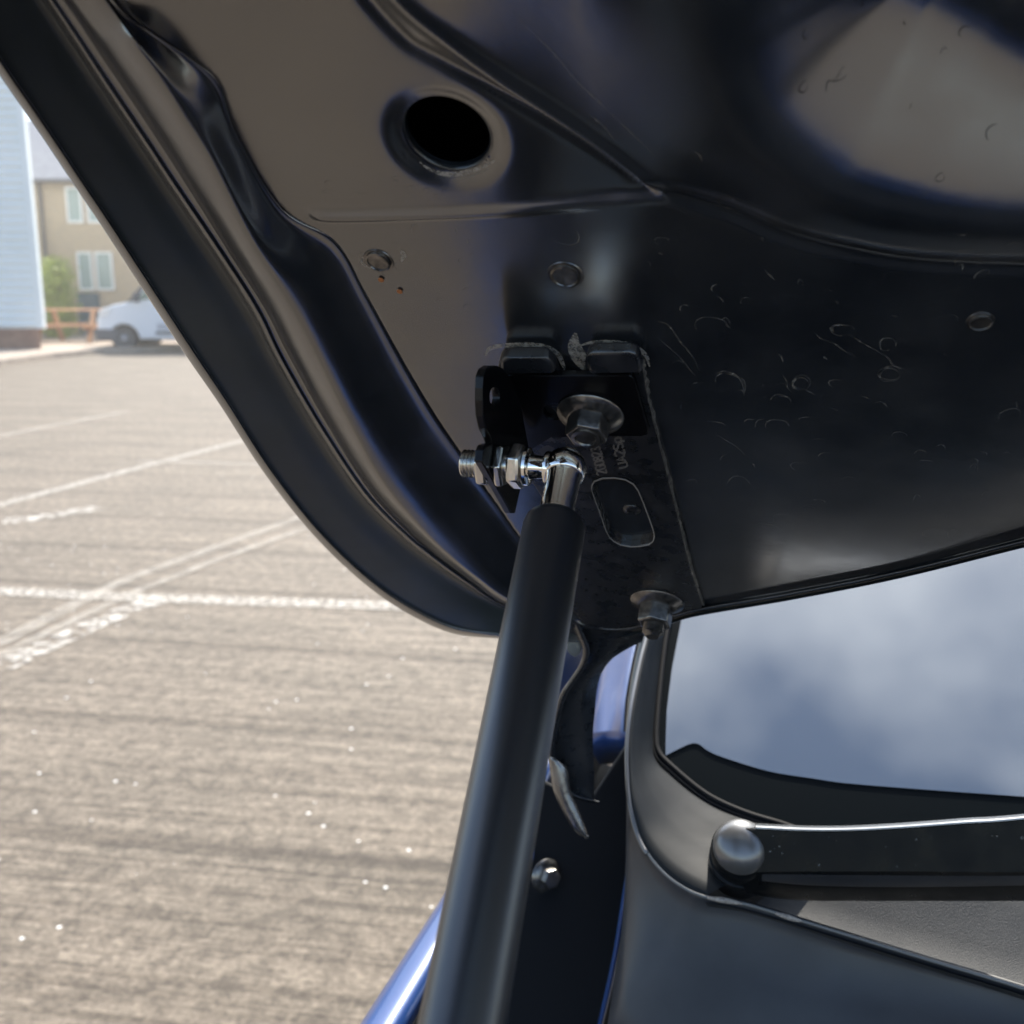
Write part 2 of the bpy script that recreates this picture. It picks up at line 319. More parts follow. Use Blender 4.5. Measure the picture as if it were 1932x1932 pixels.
# metal-clad building
def clad():
    y0 = 24.6; xr = -11.08
    r = thing('metal_clad_building', 'pale corrugated metal clad building on a brick plinth, at the left edge', 'building', (xr - 4, y0, 0))
    mb = MB(); n = 90; zs = []; H = 8.5; z = 0.62
    rows = []
    prof = [(0, 0), (0.035, 0.04), (0.09, 0.04), (0.125, 0)]
    while z < H:
        for dz, dy in prof: rows.append((z + dz, -dy))
        z += 0.18
    fr = [[(xr - 9, y0 + dy, zz), (xr, y0 + dy, zz)] for zz, dy in rows]
    mb.loft(fr)
    mb.plate([(xr - 9, y0 + .001, .6), (xr, y0 + .001, .6), (xr * 1.4, y0 + 8, .6), (xr - 13, y0 + 8, .6)], (0, 0, H - .6))
    mb.build('wall', M['clad'], r)
    MB().box((xr - 0.12, y0 - 0.06, 0.6), (xr + 0.05, y0 + 0.1, H)).build('corner_trim', M['clad'], r)
    MB().plate([(xr - 9, y0 + .05, 0), (xr - .1, y0 + .05, 0), (xr * 1.42, y0 + 7.8, 0), (xr - 13, y0 + 7.8, 0)], (0, 0, .6)).build('plinth', M['brick_red'], r)
    lb = MB().box((xr - 1.1, y0 - 0.2, 5.55), (xr - 0.8, y0 - 0.04, 5.75)); lb.build('wall_light', M['greyp'], r, bevel=(0.03, 2))
clad()
# brick house
def house():
    y0 = 34.0; px = lambda x: (x - CX) / FP * 33.0
    x0, x1 = px(-60), px(900); ze = 4.95
    r = thing('brick_house', 'buff brick house with grey slate roof and white windows, behind the white van', 'house', ((x0 + x1) / 2, y0, 0))
    MB().box((x0, y0, 0), (x1, y0 + 8, ze)).build('wall', M['brick'], r)
    V = [(x0 - .3, y0 - .35, ze - .05), (x1 + .3, y0 - .35, ze - .05), (x1 + .3, y0 + 4, ze + 2.4), (x0 - .3, y0 + 4, ze + 2.4), (x0 - .3, y0 + 8.35, ze - .05), (x1 + .3, y0 + 8.35, ze - .05)]
    rf = mesh('roof', V, [(0, 1, 2, 3), (3, 2, 5, 4), (0, 3, 4), (1, 5, 2), (0, 4, 5, 1)], M['slateroof'], r)
    MB().tube([(x0 - .3, y0 - .38, ze - .08), (x1 + .3, y0 - .38, ze - .08)], 0.07, 8).build('gutter', M['pipe'], r)
    xp = px(87); MB().tube([(xp, y0 - .08, 0), (xp, y0 - .08, ze - .1)], 0.05, 8).build('downpipe', M['pipe'], r)
    zof = lambda y: 1.4 + 34 * ((CX - y) / FP * math.cos(PITCH) - math.sin(PITCH)) / (math.cos(PITCH) + (CX - y) / FP * math.sin(PITCH))
    for (a, b, c, d) in [(134, 164, 352, 421), (172, 202, 352, 421), (145, 174, 475, 548), (179, 212, 475, 548), (300, 330, 352, 421), (338, 368, 352, 421), (420, 450, 475, 548), (600, 640, 352, 421)]:
        xa, xb, zt, zb = px(a), px(b), zof(c), zof(d)
        mb = MB(); t = 0.07
        mb.box((xa, y0 - .06, zb), (xa + t, y0, zt)); mb.box((xb - t, y0 - .06, zb), (xb, y0, zt)); mb.box((xa + t, y0 - .058, zb), (xb - t, y0, zb + t)); mb.box((xa + t, y0 - .058, zt - t), (xb - t, y0, zt))
        wf = mb.build('window', M['wframe'], r)
        MB().box((xa + t, y0 - .03, zb + t), (xb - t, y0 - .01, zt - t)).build('pane', M['wglass'], wf)
    MB().box((px(141), y0 - .1, 0.1), (px(181), y0 + .02, zof(553))).build('door', M['bluebin'], r)
house()
# hedge
def bush(px0, px1, pyt, pyb, t, name, label):
    a = at(px0, pyb, t); b = at(px1, pyt, t); cx_ = (a[0] + b[0]) / 2; wd = (b[0] - a[0]) / 2; zt = b[2]
    r = thing(name, label, 'bush', (cx_, a[1], kz))
    mb = MB(); rr = random.Random(3)
    for k in range(7):
        x = cx_ + rr.uniform(-.5, .5) * wd; mb.tube([(cx_ + (x - cx_) * .3, a[1], kz), ((x + cx_) / 2, a[1] + rr.uniform(-.2, .2), zt * .4), (x + rr.uniform(-.2, .2), a[1] + rr.uniform(-.3, .3), zt * .85)], [0.03, 0.02, 0.008], 6)
    mb.build('trunk', M['bark'], r)
    V, F = [], []
    for k in range(5200):
        u = rr.uniform(0, 1); zc = kz + u * (zt - kz); wx = wd * (0.75 + 0.3 * math.sin(u * 3) + 0.16 * math.sin(k * .013))
        p = np.array((cx_ + rr.gauss(0, .48) * wx, a[1] + rr.gauss(0, .42) * .8, zc + rr.gauss(0, .08)))
        if abs(p[0] - cx_) > wx * 1.1: continue
        if u > .8 and rr.random() < (u - .75) * 2.2: continue
        s = rr.uniform(.03, .075); d1 = unit([rr.gauss(0, 1) for _ in range(3)]); d2 = unit(np.cross(d1, [rr.gauss(0, 1) for _ in range(3)]))
        i = len(V); V += [p - d1 * s, p + d2 * s * .5, p + d1 * s, p - d2 * s * .5]; F.append((i, i + 1, i + 2, i + 3))
    mesh('foliage', V, F, M['leaf'], r)
bush(82, 140, 490, 590, 30.5, 'hedge_bush', 'bright green bush against the brick house beside its grey downpipe')
# picnic tables
def picnic():
    x0 = -12.95; y0 = 28.4; ln = 2.1; zt = 1.0
    r = thing('picnic_table', 'orange brown timber picnic table between the clad building and the white van', 'picnic table', (x0 + ln / 2, y0, kz))
    mb = MB()
    for k in range(5): mb.box((x0, y0 - .4 + k * .165, zt - .045), (x0 + ln, y0 - .25 + k * .165, zt))
    mb.build('table_top', M['wood'], r)
    for s in (-1, 1):
        yc = y0 + s * .78
        mb = MB(); mb.box((x0, yc - .14, .55), (x0 + ln, yc - .005, .595)); mb.box((x0, yc + .005, .55), (x0 + ln, yc + .14, .595)); mb.build('bench_seat', M['wood'], r)
    for x in (x0 + .3, x0 + ln - .42):
        for s in (-1, 1):
            V = []
            for dx in (0, .09):
                V += [(x + dx, y0 + s * .28, zt - .05), (x + dx, y0 + s * .4, zt - .05), (x + dx, y0 + s * .86, kz), (x + dx, y0 + s * .72, kz)]
            mesh('leg', V, [(0, 1, 2, 3), (7, 6, 5, 4), (0, 4, 5, 1), (1, 5, 6, 2), (2, 6, 7, 3), (3, 7, 4, 0)], M['wood'], r)
        MB().box((x - .05, y0 - .9, .47), (x - .005, y0 + .9, .545)).build('cross_rail', M['wood'], r)
picnic()
# white van
def van():
    x0 = -10.2; y0 = 25.6; y1 = 27.5
    r = thing('white_van', 'white panel van with dark wheels parked in front of the brick house', 'van', (x0 + 2.4, (y0 + y1) / 2, 0))
    prof = [(0.06, .28), (0.0, .45), (0.02, .8), (0.1, 1.02), (0.45, 1.14), (0.78, 1.2), (1.2, 1.62), (1.5, 1.9), (1.9, 1.98), (4.6, 1.97), (4.78, 1.85), (4.9, 1.1), (4.9, .35), (4.84, .28)]
    P = [(x0 + a, z) for a, z in prof]
    wx = [x0 + .66, x0 + 3.95]; rr = .37
    # wheel arches cut in the lower edge
    low = []
    for c in reversed(wx):
        low += [(c + rr * math.cos(t), .30 + rr * math.sin(t)) for t in np.linspace(0, math.pi, 12)]
    loop = P + low
    b = MB().plate([(x, y0, z) for x, z in loop], (0, y1 - y0, 0)).build('body', M['white'], r, bevel=(0.06, 3), smooth=True, sharp=40)
    for c in wx:
        for ys in (y0 - .01, y1 - .21):
            wl = MB().lathe([(.22, 0), (.30, -.0), (.325, .05), (.325, .17), (.3, .22), (.2, .22)], (c, ys, .325), (0, 1, 0), 28).build('wheel', M['tyre'], r, smooth=True, sharp=40)
            MB().lathe([(.05, -.02), (.08, -.01), (.17, .02), (.2, -.012), (.215, -.012), (.215, .1)], (c, ys, .325), (0, 1, 0), 28).build('rim', M['rim'], wl, smooth=True, sharp=40)
    mesh('bumper', *(lambda m: (m.V, m.F))(MB().box((x0 - .04, y0 - .03, .26), (x0 + .5, y1 + .03, .56))), M['greyp'], r, bevel=(0.05, 3))
    V = [(x0 + 1.02, 1.24), (x0 + 1.86, 1.3), (x0 + 1.86, 1.82), (x0 + 1.55, 1.8)]
    MB().plate([(a, y0 - .012, z) for a, z in V], (0, .02, 0)).build('side_window', M['vglass'], r)
    V = [(x0 + .86, y0 + .12, 1.26), (x0 + .86, y1 - .12, 1.26), (x0 + 1.46, y1 - .2, 1.86), (x0 + 1.46, y0 + .2, 1.86)]
    mesh('windscreen', V, [(0, 1, 2, 3)], M['vglass'], r, solid=0.01)
    MB().plate([(a, y0 - .014, z) for a, z in [(x0 + .8, 1.2), (x0 + 1.0, 1.235), (x0 + 1.5, 1.86), (x0 + 1.44, 1.88)]], (0, .02, 0)).build('pillar_trim', M['greyp'], r)
    MB().box((x0 + .98, y0 - .17, 1.2), (x0 + 1.1, y0 - .01, 1.42)).build('mirror', M['greyp'], r, bevel=(0.03, 2))
    MB().plate([(a, y0 - .012, z) for a, z in [(x0 + .04, .82), (x0 + .3, .88), (x0 + .4, 1.08), (x0 + .14, 1.0)]], (0, .1, 0)).build('headlight', M['lamp'], r)
    MB().box((x0 + 1.45, y0 - .02, .42), (x0 + 3.4, y0 + .01, .5)).build('side_strip', M['greyp'], r)
    mb = MB(); rn = random.Random(2); x = x0 + 1.5
    while x < x0 + 3.1: mb.box((x, y0 - .008, .54), (x + rn.uniform(.05, .09), y0 + .004, .68)); x += .115
    mb.build('faint_lettering', M['mark'], r)
van()

# ==================================================================  the car the picture is taken in
CAR = thing('blue_car', 'blue car with its black underside bonnet raised on a gas strut, filling the frame', 'car', (0.35, 0.5, 0))
HEAD = R(17); TH = R(42)
Lw = np.array((math.cos(HEAD), -math.sin(HEAD), 0)); Rw = np.array((math.sin(HEAD), math.cos(HEAD), 0)); Zw = np.array((0, 0, 1.0))   # right across car, rearwards, up
Dw = -Rw * math.cos(TH) + Zw * math.sin(TH)          # up along the raised bonnet
NB = unit(np.cross(Dw, Lw)); NB = NB if NB @ cF > 0 else -NB   # away from the viewer
KB = 0.43 * float(ray(1110, 800) @ NB)
OB = on_plane(1110, 800, NB, KB)
def bon(x, y, h=0.0): return on_plane(x, y, NB, KB - h)       # h metres towards the viewer
def uv(p): q = np.asarray(p) - OB; return np.array((q @ Lw, q @ Dw))
def buv(x, y): return uv(bon(x, y))
def frm(u, v, h=0.0): return OB + Lw * u + Dw * v - NB * h
def pline(pts, sub=6, h=0.0): return np.array([uv(bon(*p, h)) for p in cat(pts, sub)])
def sdist(U, Vv, pl):
    """signed distance to polyline, positive on its left (direction of travel)"""
    best = np.full(U.shape, 1e9); sg = np.ones(U.shape); along = np.zeros(U.shape); acc = 0
    for i in range(len(pl) - 1):
        a, b = pl[i], pl[i + 1]; d = b - a; l2 = float(d @ d); ln = math.sqrt(l2)
        if ln < 1e-9: continue
        t = np.clip(((U - a[0]) * d[0] + (Vv - a[1]) * d[1]) / l2, 0, 1)
        dx = U - a[0] - t * d[0]; dy = Vv - a[1] - t * d[1]; dd = np.hypot(dx, dy); m_ = dd < best
        best = np.where(m_, dd, best); sg = np.where(m_, np.sign(d[0] * dy - d[1] * dx), sg); along = np.where(m_, acc + t * ln, along); acc += ln
    return best * sg, along
def sst(x, a, b): t = np.clip((x - a) / (b - a), 0, 1); return t * t * (3 - 2 * t)

# --- rolled edge of the bonnet: curves at matching stations, from the free edge inwards
ST = [  # E            K2            K4           K5           K6
 ((-110, -20), (24, -107), (62, -140), (90, -152), (104, -160)),
 ((0, 144), (133, 55), (178, 24), (206, 12), (221, 8)),
 ((50, 216), (182, 130), (229, 97), (257, 82), (287, 62)),
 ((99, 288), (230, 202), (280, 170), (308, 150), (359, 110)),
 ((148, 362), (280, 276), (327, 245), (355, 226), (414, 160)),
 ((198, 436), (328, 349), (373, 319), (402, 300), (448, 258)),
 ((298, 590), (424, 490), (455, 467), (478, 450), (534, 397)),
 ((357, 680), (487, 590), (522, 571), (545, 556), (634, 458)),
 ((417, 767), (531, 680), (568, 656), (593, 642), (691, 557)),
 ((500, 895), (607, 810), (642, 798), (662, 788), (764, 692)),
 ((590, 1008), (688, 930), (710, 914), (724, 902), (824, 792)),
 ((680, 1095), (758, 1003), (776, 990), (787, 981), (888, 882)),
 ((760, 1152), (815, 1050), (829, 1041), (839, 1034), (940, 953)),
 ((850, 1194), (881, 1098), (893, 1093), (904, 1088), (985, 1017)),
 ((945, 1205), (948, 1142), (956, 1138), (966, 1130), (1042, 1080)),
 ((1060, 1212), (1070, 1192), (1074, 1184), (1080, 1174), (1090, 1160)),
 ((1160, 1206), (1160, 1196), (1160, 1192), (1160, 1188), (1160, 1180)),
 ((1235, 1188), (1235, 1180), (1235, 1177), (1235, 1174), (1235, 1168)),
 ((1280, 1172), (1280, 1165), (1280, 1162), (1280, 1159), (1280, 1153)),
 ((1330, 1160), (1330, 1153), (1330, 1150), (1330, 1147), (1330, 1141)),
 ((1500, 1131), (1500, 1124), (1500, 1121), (1500, 1118), (1500, 1112)),
 ((1700, 1091), (1700, 1084), (1700, 1081), (1700, 1078), (1700, 1072)),
 ((1980, 1022), (1980, 1015), (1980, 1012), (1980, 1009), (1980, 1003))]
def lerp(a, b, t): return (a[0] + (b[0] - a[0]) * t, a[1] + (b[1] - a[1]) * t)
rows_h = []
for E, K2, K4, K5, K6 in ST:
    w_ = min(1.0, math.hypot(E[0] - K6[0], E[1] - K6[1]) / 170)
    row = [(E, -.008), (E, .004), (lerp(E, K2, .02), .0066), (lerp(E, K2, .06), .0080), (lerp(E, K2, .10), .0082), (lerp(E, K2, .13), .0070),
           (lerp(E, K2, .35), .0042), (lerp(E, K2, .6), .0012), (lerp(E, K2, .88), -.0022), (lerp(E, K2, .95), -.0010), (K2, -.0004), (lerp(K2, K4, .16), -.0012), (lerp(K2, K4, .40), -.0010),
           (lerp(K2, K4, .62), .0044), (K4, .0078), (lerp(K4, K5, .55), .0096), (K5, .0096), (lerp(K5, K6, .18), .0082), (lerp(K5, K6, .5), .0044), (lerp(K5, K6, .85), .0009), (K6, .0002), (lerp(K6, K5, -.12), -.003)]
    bs_ = min(1.0, math.hypot(K5[0] - K6[0], K5[1] - K6[1]) / 42)
    rows_h.append([(p, h * (w_ if w_ > .35 else .35) * (bs_ if 12 <= i_ <= 18 and h > 0 and w_ > .9 else 1)) for i_, (p, h) in enumerate(row)])
nk = len(rows_h[0]); curves = []
for k in range(nk):
    P3 = [np.array([*buv(*rows_h[s][k][0]), rows_h[s][k][1]]) for s in range(len(ST))]
    # true position for the height given, so the outline holds from the camera
    P3 = []
    for s in range(len(ST)):
        (x, y), h = rows_h[s][k]; p = bon(x, y, h); q = uv(p); P3.append(np.array((q[0], q[1], h)))
    a = np.append(unit(buv(24, -107) - buv(133, 55)), 0)
    for stp in (.08, .2, .62): P3.insert(0, P3[0] + a * stp)
    a = np.append(unit(P3[-1][:2] - P3[-2][:2]), 0); a[1] *= .9
    for stp in (.06, .15, .5): P3.append(P3[-1] + a * stp); a[1] -= .03
    curves.append(cat(P3, 8))
mb = MB()
fine_rows = cat(np.array(curves).reshape(nk, -1), 3).reshape(-1, len(curves[0]), 3)
mb.loft([[frm(*p) for p in c] for c in fine_rows])
EDGE_OUT = curves[1][:, :2]; EDGE_IN = curves[-2][:, :2]
BON = bpy.data.objects.new('bonnet', None)
# --- inner panel
C1 = pline([(640, -90), (695, 0), (764, 74), (800, 97), (843, 119), (958, 183), (1110, 278), (1235, 371), (1262, 392)])
C2 = pline([(690, -90), (769, 0), (860, 72), (958, 146), (1110, 258), (1241, 366), (1262, 388)])
GR = pline([(592, 404), (640, 406), (760, 402), (880, 398), (1000, 393), (1150, 388), (1240, 386), (1300, 396), (1387, 423), (1462, 454), (1563, 481), (1714, 507), (1932, 519), (2300, 530)])
DL = pline([(1080, -240), (1150, -40), (1200, 60), (1240, 150), (1311, 215), (1412, 268), (1513, 310), (1613, 346), (1714, 372), (1815, 390), (1932, 397), (2300, 400)])
DO = pline([(1300, -240), (1390, -60), (1402, 40), (1405, 100), (1425, 180), (1470, 245), (1560, 312), (1640, 342), (1750, 370), (1850, 385), (1932, 390), (2300, 396)])
DU = pline([(1500, -160), (1640, -2), (1720, 48), (1840, 108), (1932, 148), (2300, 270)], h=-.011)
HC = buv(840, 263); HR = 0.0140
def height(U, V):
    h = np.zeros(U.shape)
    g, al = sdist(U, V, GR); g = -g                       # positive below the groove line -> check
    gb, _ = sdist(np.array([buv(1100, 600)[0]]), np.array([buv(1100, 600)[1]]), GR); g = g if -gb[0] > 0 else -g
    # g>0 below (hinge side). Bead along the left part, step on the right part
    glen = al / al.max() if al.max() > 0 else al
    uR = buv(960, 392)[0]; right = sst(U, uR - .004, uR + .035)
    rib = np.exp(-(g / .0017) ** 2) * .0022
    uL = buv(592, 404)[0]; rib = rib * sst(U, uL - .004, uL + .004)
    h += rib * (1 - right) + right * (-.0022) * sst(-g, -.001, .005)
    # slope between C1 and C2 rising to the right
    c1, _ = sdist(U, V, C1); c2, _ = sdist(U, V, C2)
    t_ = buv(1100, 150); s1 = np.sign(sdist(np.array([t_[0]]), np.array([t_[1]]), C1)[0][0]); s2 = np.sign(sdist(np.array([t_[0]]), np.array([t_[1]]), C2)[0][0])
    c1 = c1 * s1; c2 = c2 * s2                            # positive to the right
    f = np.clip(c1 / np.maximum(c1 - c2, 1e-4), 0, 1); above = sst(-g, .0, .012)
    rise = np.where(c1 < 0, 0, np.where(c2 > 0, 1, f)); width = np.clip((np.abs(c1) + np.abs(c2)), 0, .03)
    h += above * rise * .0035 + above * np.exp(-(c1 / .0022) ** 2) * -.0012 + above * np.exp(-((c2) / .0025) ** 2) * .0016
    # behind C2: falls into a soft channel then climbs to the big rounded beam
    ch = sst(c2, 0.0, .05) * sst(-g, 0, .03); h += ch * .004
    dl, _ = sdist(U, V, DO); tt = buv(1700, 200); sD = np.sign(sdist(np.array([tt[0]]), np.array([tt[1]]), DO)[0][0]); dl = dl * sD
    du, _ = sdist(U, V, DU); tt = buv(1900, 20); sU = np.sign(sdist(np.array([tt[0]]), np.array([tt[1]]), DU)[0][0]); du = du * sU
    h += DISH(dl, du)
    # dimple round the round hole
    rr = np.hypot(U - HC[0], V - HC[1]); h -= .0022 * np.exp(-np.maximum(rr - HR, 0) ** 2 / (2 * .0026 ** 2))
    # pressed fine crease near the lower panel
    h += .0006 * np.sin(U * 38) * np.sin(V * 31 + 1)
    return h
def soft(x, r): return r * np.logaddexp(0, x / r)
def DISH(dl, du):
    d = .90 * (soft(dl, .0035) - soft(du, .004)); return -(d - soft(d - .050, .003))
def axis(lo, hi, step, far_lo, far_hi):
    a = list(np.arange(lo, hi, step)); s = step; x = lo
    left = []
    while x > far_lo: s *= 1.14; x -= s; left.append(max(x, far_lo))
    s = step; x = a[-1]; rt = []
    while x < far_hi: s *= 1.14; x += s; rt.append(min(x, far_hi))
    return np.array(left[::-1] + a + rt)
cr_ = [buv(x, y) for x, y in [(-110, -110), (2050, -110), (2050, 1100), (1000, 1230), (-110, 300)]]
ul, uh = min(c[0] for c in cr_), max(c[0] for c in cr_); vl, vh = min(c[1] for c in cr_), max(c[1] for c in cr_)
us = axis(ul, uh, .00125, ul - .01, 1.05); vs = axis(vl, vh, .00125, vl - .01, vh + .62)
U, V = np.meshgrid(us, vs)
# snap to the hole
rr = np.hypot(U - HC[0], V - HC[1]); near = np.abs(rr - HR) < .0010
U2 = np.where(near, HC[0] + (U - HC[0]) / np.maximum(rr, 1e-6) * HR, U); V2 = np.where(near, HC[1] + (V - HC[1]) / np.maximum(rr, 1e-6) * HR, V); U, V = U2, V2
H = height(U, V)
ei, _ = sdist(U, V, EDGE_IN); tt = buv(1000, 500); sg = np.sign(sdist(np.array([tt[0]]), np.array([tt[1]]), EDGE_IN)[0][0]); ei = ei * sg
H = H - .005 * sst(-ei, .0, .004)
Pw = OB[None, None, :] + U[..., None] * Lw + V[..., None] * Dw - H[..., None] * NB
ny, nx = U.shape; idx = np.arange(ny * nx).reshape(ny, nx)
q = np.stack([idx[:-1, :-1], idx[:-1, 1:], idx[1:, 1:], idx[1:, :-1]], -1).reshape(-1, 4)
uc = (U[:-1, :-1] + U[1:, 1:]) / 2; vc = (V[:-1, :-1] + V[1:, 1:]) / 2; ec = (ei[:-1, :-1] + ei[1:, 1:]) / 2
rv = np.hypot(U - HC[0], V - HC[1]) > HR * .998; rq = rv[:-1, :-1] & rv[1:, :-1] & rv[:-1, 1:] & rv[1:, 1:]
keep = (rq & (ec > -.0045)).reshape(-1)
q = q[keep]; used = np.zeros(ny * nx, bool); used[q.reshape(-1)] = True; remap = np.cumsum(used) - 1
PV = Pw.reshape(-1, 3)[used]; q = remap[q]
def hgt(u, v): return float(height(np.array([u]), np.array([v]))[0])

# marks of dried water and dust: thin ribbons lying on the panel
class Rib:
    def __init__(s): s.b = MB()
    def add(s, pts, wd, m, close=False):
        pts = np.array(pts)
        d = np.gradient(pts, axis=0); d /= np.maximum(np.linalg.norm(d, axis=1), 1e-9)[:, None]; nrm = np.stack([-d[:, 1], d[:, 0]], 1)
        n = len(pts); tp = np.sin(np.linspace(.15, math.pi - .15, n)) if not close else np.ones(n)
        A = pts + nrm * (wd * tp / 2)[:, None]; B = pts - nrm * (wd * tp / 2)[:, None]
        hA = height(A[:, 0], A[:, 1]); hB = height(B[:, 0], B[:, 1])
        s.b.loft([[frm(a[0], a[1], h + .00012) for a, h in zip(A, hA)], [frm(a[0], a[1], h + .00012) for a, h in zip(B, hB)]], m=m)
rib = Rib()
def arc(x, y, rx, ry, a0, a1, rot=0, wd=.0006, m=1, n=18):
    c = buv(x, y); sx = abs(buv(x + 10, y)[0] - c[0]) / 10; sy = abs(buv(x, y + 10)[1] - c[1]) / 10; pts = []
    ph = random.uniform(0, 6)
    for t in np.linspace(R(a0), R(a1), n):
        k = 1 + .07 * math.sin(3 * t + ph); px_, py_ = rx * k * math.cos(t), ry * k * math.sin(t)
        X = px_ * math.cos(rot) - py_ * math.sin(rot); Y = px_ * math.sin(rot) + py_ * math.cos(rot)
        pts.append((c[0] + X * sx, c[1] + Y * sy))
    rib.add(pts, wd, m)
def zp(x, y): return 1341.7 + x * .3056, 575 + y * .3056     # coordinates read off an enlargement
for (x, y, rx, ry, a0, a1) in [(100, 470, 80, 50, 10, 180), (180, 500, 30, 60, -60, 80), (400, 350, 45, 45, -10, 90), (440, 600, 50, 40, 0, 160), (555, 490, 52, 38, 0, 360), (320, 745, 50, 38, 20, 200), (405, 750, 70, 45, 0, 200),
        (170, 1110, 72, 48, 0, 190), (570, 1000, 80, 30, 60, 250), (1100, 440, 60, 42, 0, 360), (1090, 250, 50, 45, -20, 170), (800, 150, 55, 28, 40, 230), (1040, 640, 45, 32, 0, 150), (1845, 690, 65, 48, 0, 210), (1290, 940, 40, 40, 30, 160),
        (1325, 975, 45, 12, 20, 170), (1410, 900, 36, 30, 10, 150), (1610, 985, 34, 36, -60, 130), (1365, 1405, 58, 28, 0, 360), (600, 1270, 60, 26, 10, 170), (440, 1330, 55, 40, 20, 190), (345, 1410, 100, 58, 20, 170), (660, 1220, 45, 20, 0, 160),
        (668, 840, 45, 10, 20, 160), (20, 740, 60, 28, 0, 140), (1160, 820, 45, 30, 0, 180), (930, 590, 40, 18, 0, 120), (1590, 1500, 50, 12, 0, 180), (1500, 1410, 40, 30, 0, 260)]:
    X, Y = zp(x, y); arc(X, Y, rx * .3056, ry * .3056, a0, a1, wd=.0007)
for pts in [[(640, 170), (680, 210), (760, 240), (820, 285), (890, 325)], [(850, 180), (930, 235), (1010, 280), (1090, 330), (1130, 380), (1260, 425)], [(440, 430), (465, 470), (470, 505), (500, 545)], [(30, 795), (100, 835), (160, 875), (215, 930)],
            [(580, 525), (610, 540), (640, 558)], [(80, 115), (125, 145)], [(690, 318), (718, 340)]]:
    rib.add(pline([zp(*p) for p in pts]), .0007, 1)
def z2(x, y): return 958.3 + x * .504, y * .504
for pts in [[(550, 1200), (600, 1215), (640, 1270), (690, 1330), (718, 1385)], [(560, 1260), (640, 1330), (700, 1400)], [(770, 1400), (810, 1385), (860, 1405), (880, 1440), (885, 1480)], [(960, 1010), (1000, 1050)], [(690, 540), (720, 560), (730, 590)],
            [(30, 10), (120, 110), (200, 200), (260, 280), (380, 400), (480, 500), (600, 620)], [(300, 410), (350, 450), (400, 510)], [(1680, 960), (1672, 1000)], [(1670, 840), (1750, 830)], [(1850, 900), (1880, 875), (1930, 872)]]:
    rib.add(pline([z2(*p) for p in pts]), .0007, 1)
for (x, y, rx, ry, a0, a1) in [(820, 760, 34, 34, 0, 300), (215, 880, 50, 40, 180, 400), (1735, 980, 34, 26, -60, 200), (1100, 1430, 34, 26, 0, 360), (760, 1225, 60, 40, 0, 200), (1250, 1235, 44, 20, 0, 300), (1420, 1290, 30, 24, 0, 300), (1430, 1400, 44, 26, 0, 360), (1020, 1500, 40, 24, 0, 180)]:
    X, Y = z2(x, y); arc(X, Y, rx * .504, ry * .504, a0, a1, wd=.0006)
for k in range(48):
    x, y = random.uniform(1180, 1930), random.uniform(420, 1060)
    if y > 1130 - (x - 1330) * .18: continue
    arc(x, y, random.uniform(5, 17), random.uniform(3, 11), random.uniform(-30, 60), random.uniform(100, 260), random.uniform(-.3, .3), random.uniform(.0004, .0007))
for k in range(34):
    x, y = random.uniform(620, 900), random.uniform(330, 370) if k < 14 else random.uniform(430, 640); arc(x, y, random.uniform(4, 12), random.uniform(3, 9), 0, random.uniform(90, 300), 0, .00035)
for k in range(20):
    x, y = random.uniform(1500, 1925), random.uniform(90, 370)
    if y > 300 + (x - 1500) * .18 or y < (x - 1640) * .5 + 40: continue
    arc(x, y, random.uniform(4, 13), random.uniform(3, 10), random.uniform(0, 180), random.uniform(200, 400), 0, .00045, 3)
# cuts of dust around the rivets, hole and the hinge tabs
arc(850, 268, 90, 70, 215, 320, 0, .0016, 2); arc(858, 266, 96, 76, 230, 300, 0, .001, 1)
for pts, wd in [([(916, 672), (922, 660), (945, 653), (1000, 651), (1030, 655), (1052, 668), (1062, 688), (1066, 700)], .0030), ([(1086, 628), (1084, 650), (1090, 668), (1097, 685), (1104, 700)], .0065), ([(1092, 652), (1120, 645), (1160, 645), (1195, 652), (1218, 668), (1226, 690)], .0028),
                ([(755, 470), (762, 478), (758, 492)], .002), ([(686, 480), (684, 495), (700, 505)], .001)]:
    rib.add(pline(pts), wd, 2)
nb = len(PV); V_ = np.vstack([PV, np.array(rib.b.V)]); F_ = [tuple(f) for f in q] + [tuple(i + nb for i in f) for f in rib.b.F]
COL.objects.link(BON); BON.parent = CAR; BON['label'] = 'raised bonnet, dark glossy underside with a round hole'
panel = mesh('inner_panel', V_, F_, [M['paint'], M['dust'], M['dust_heavy'], M['spot']], BON, smooth=True, mi=[0] * len(q) + rib.b.M)
M['flange'] = mat('dull_flange_lacquer', (0.016, 0.021, 0.023), 0.34, ior=1.55, rvar=(18, 0.28, 0.42), cvar=(14, (0.024, 0.032, 0.036), (0.038, 0.048, 0.052)))
nf_ = len(fine_rows[0]) - 1
mb.M = [1 if 3 * 5 <= i // nf_ < 3 * 8 + 2 else 0 for i in range(len(mb.F))]
mb.build('rolled_edge', [M['paint'], M['flange']], BON, smooth=True, label='folded outer rim of the bonnet with its long pressed bead')
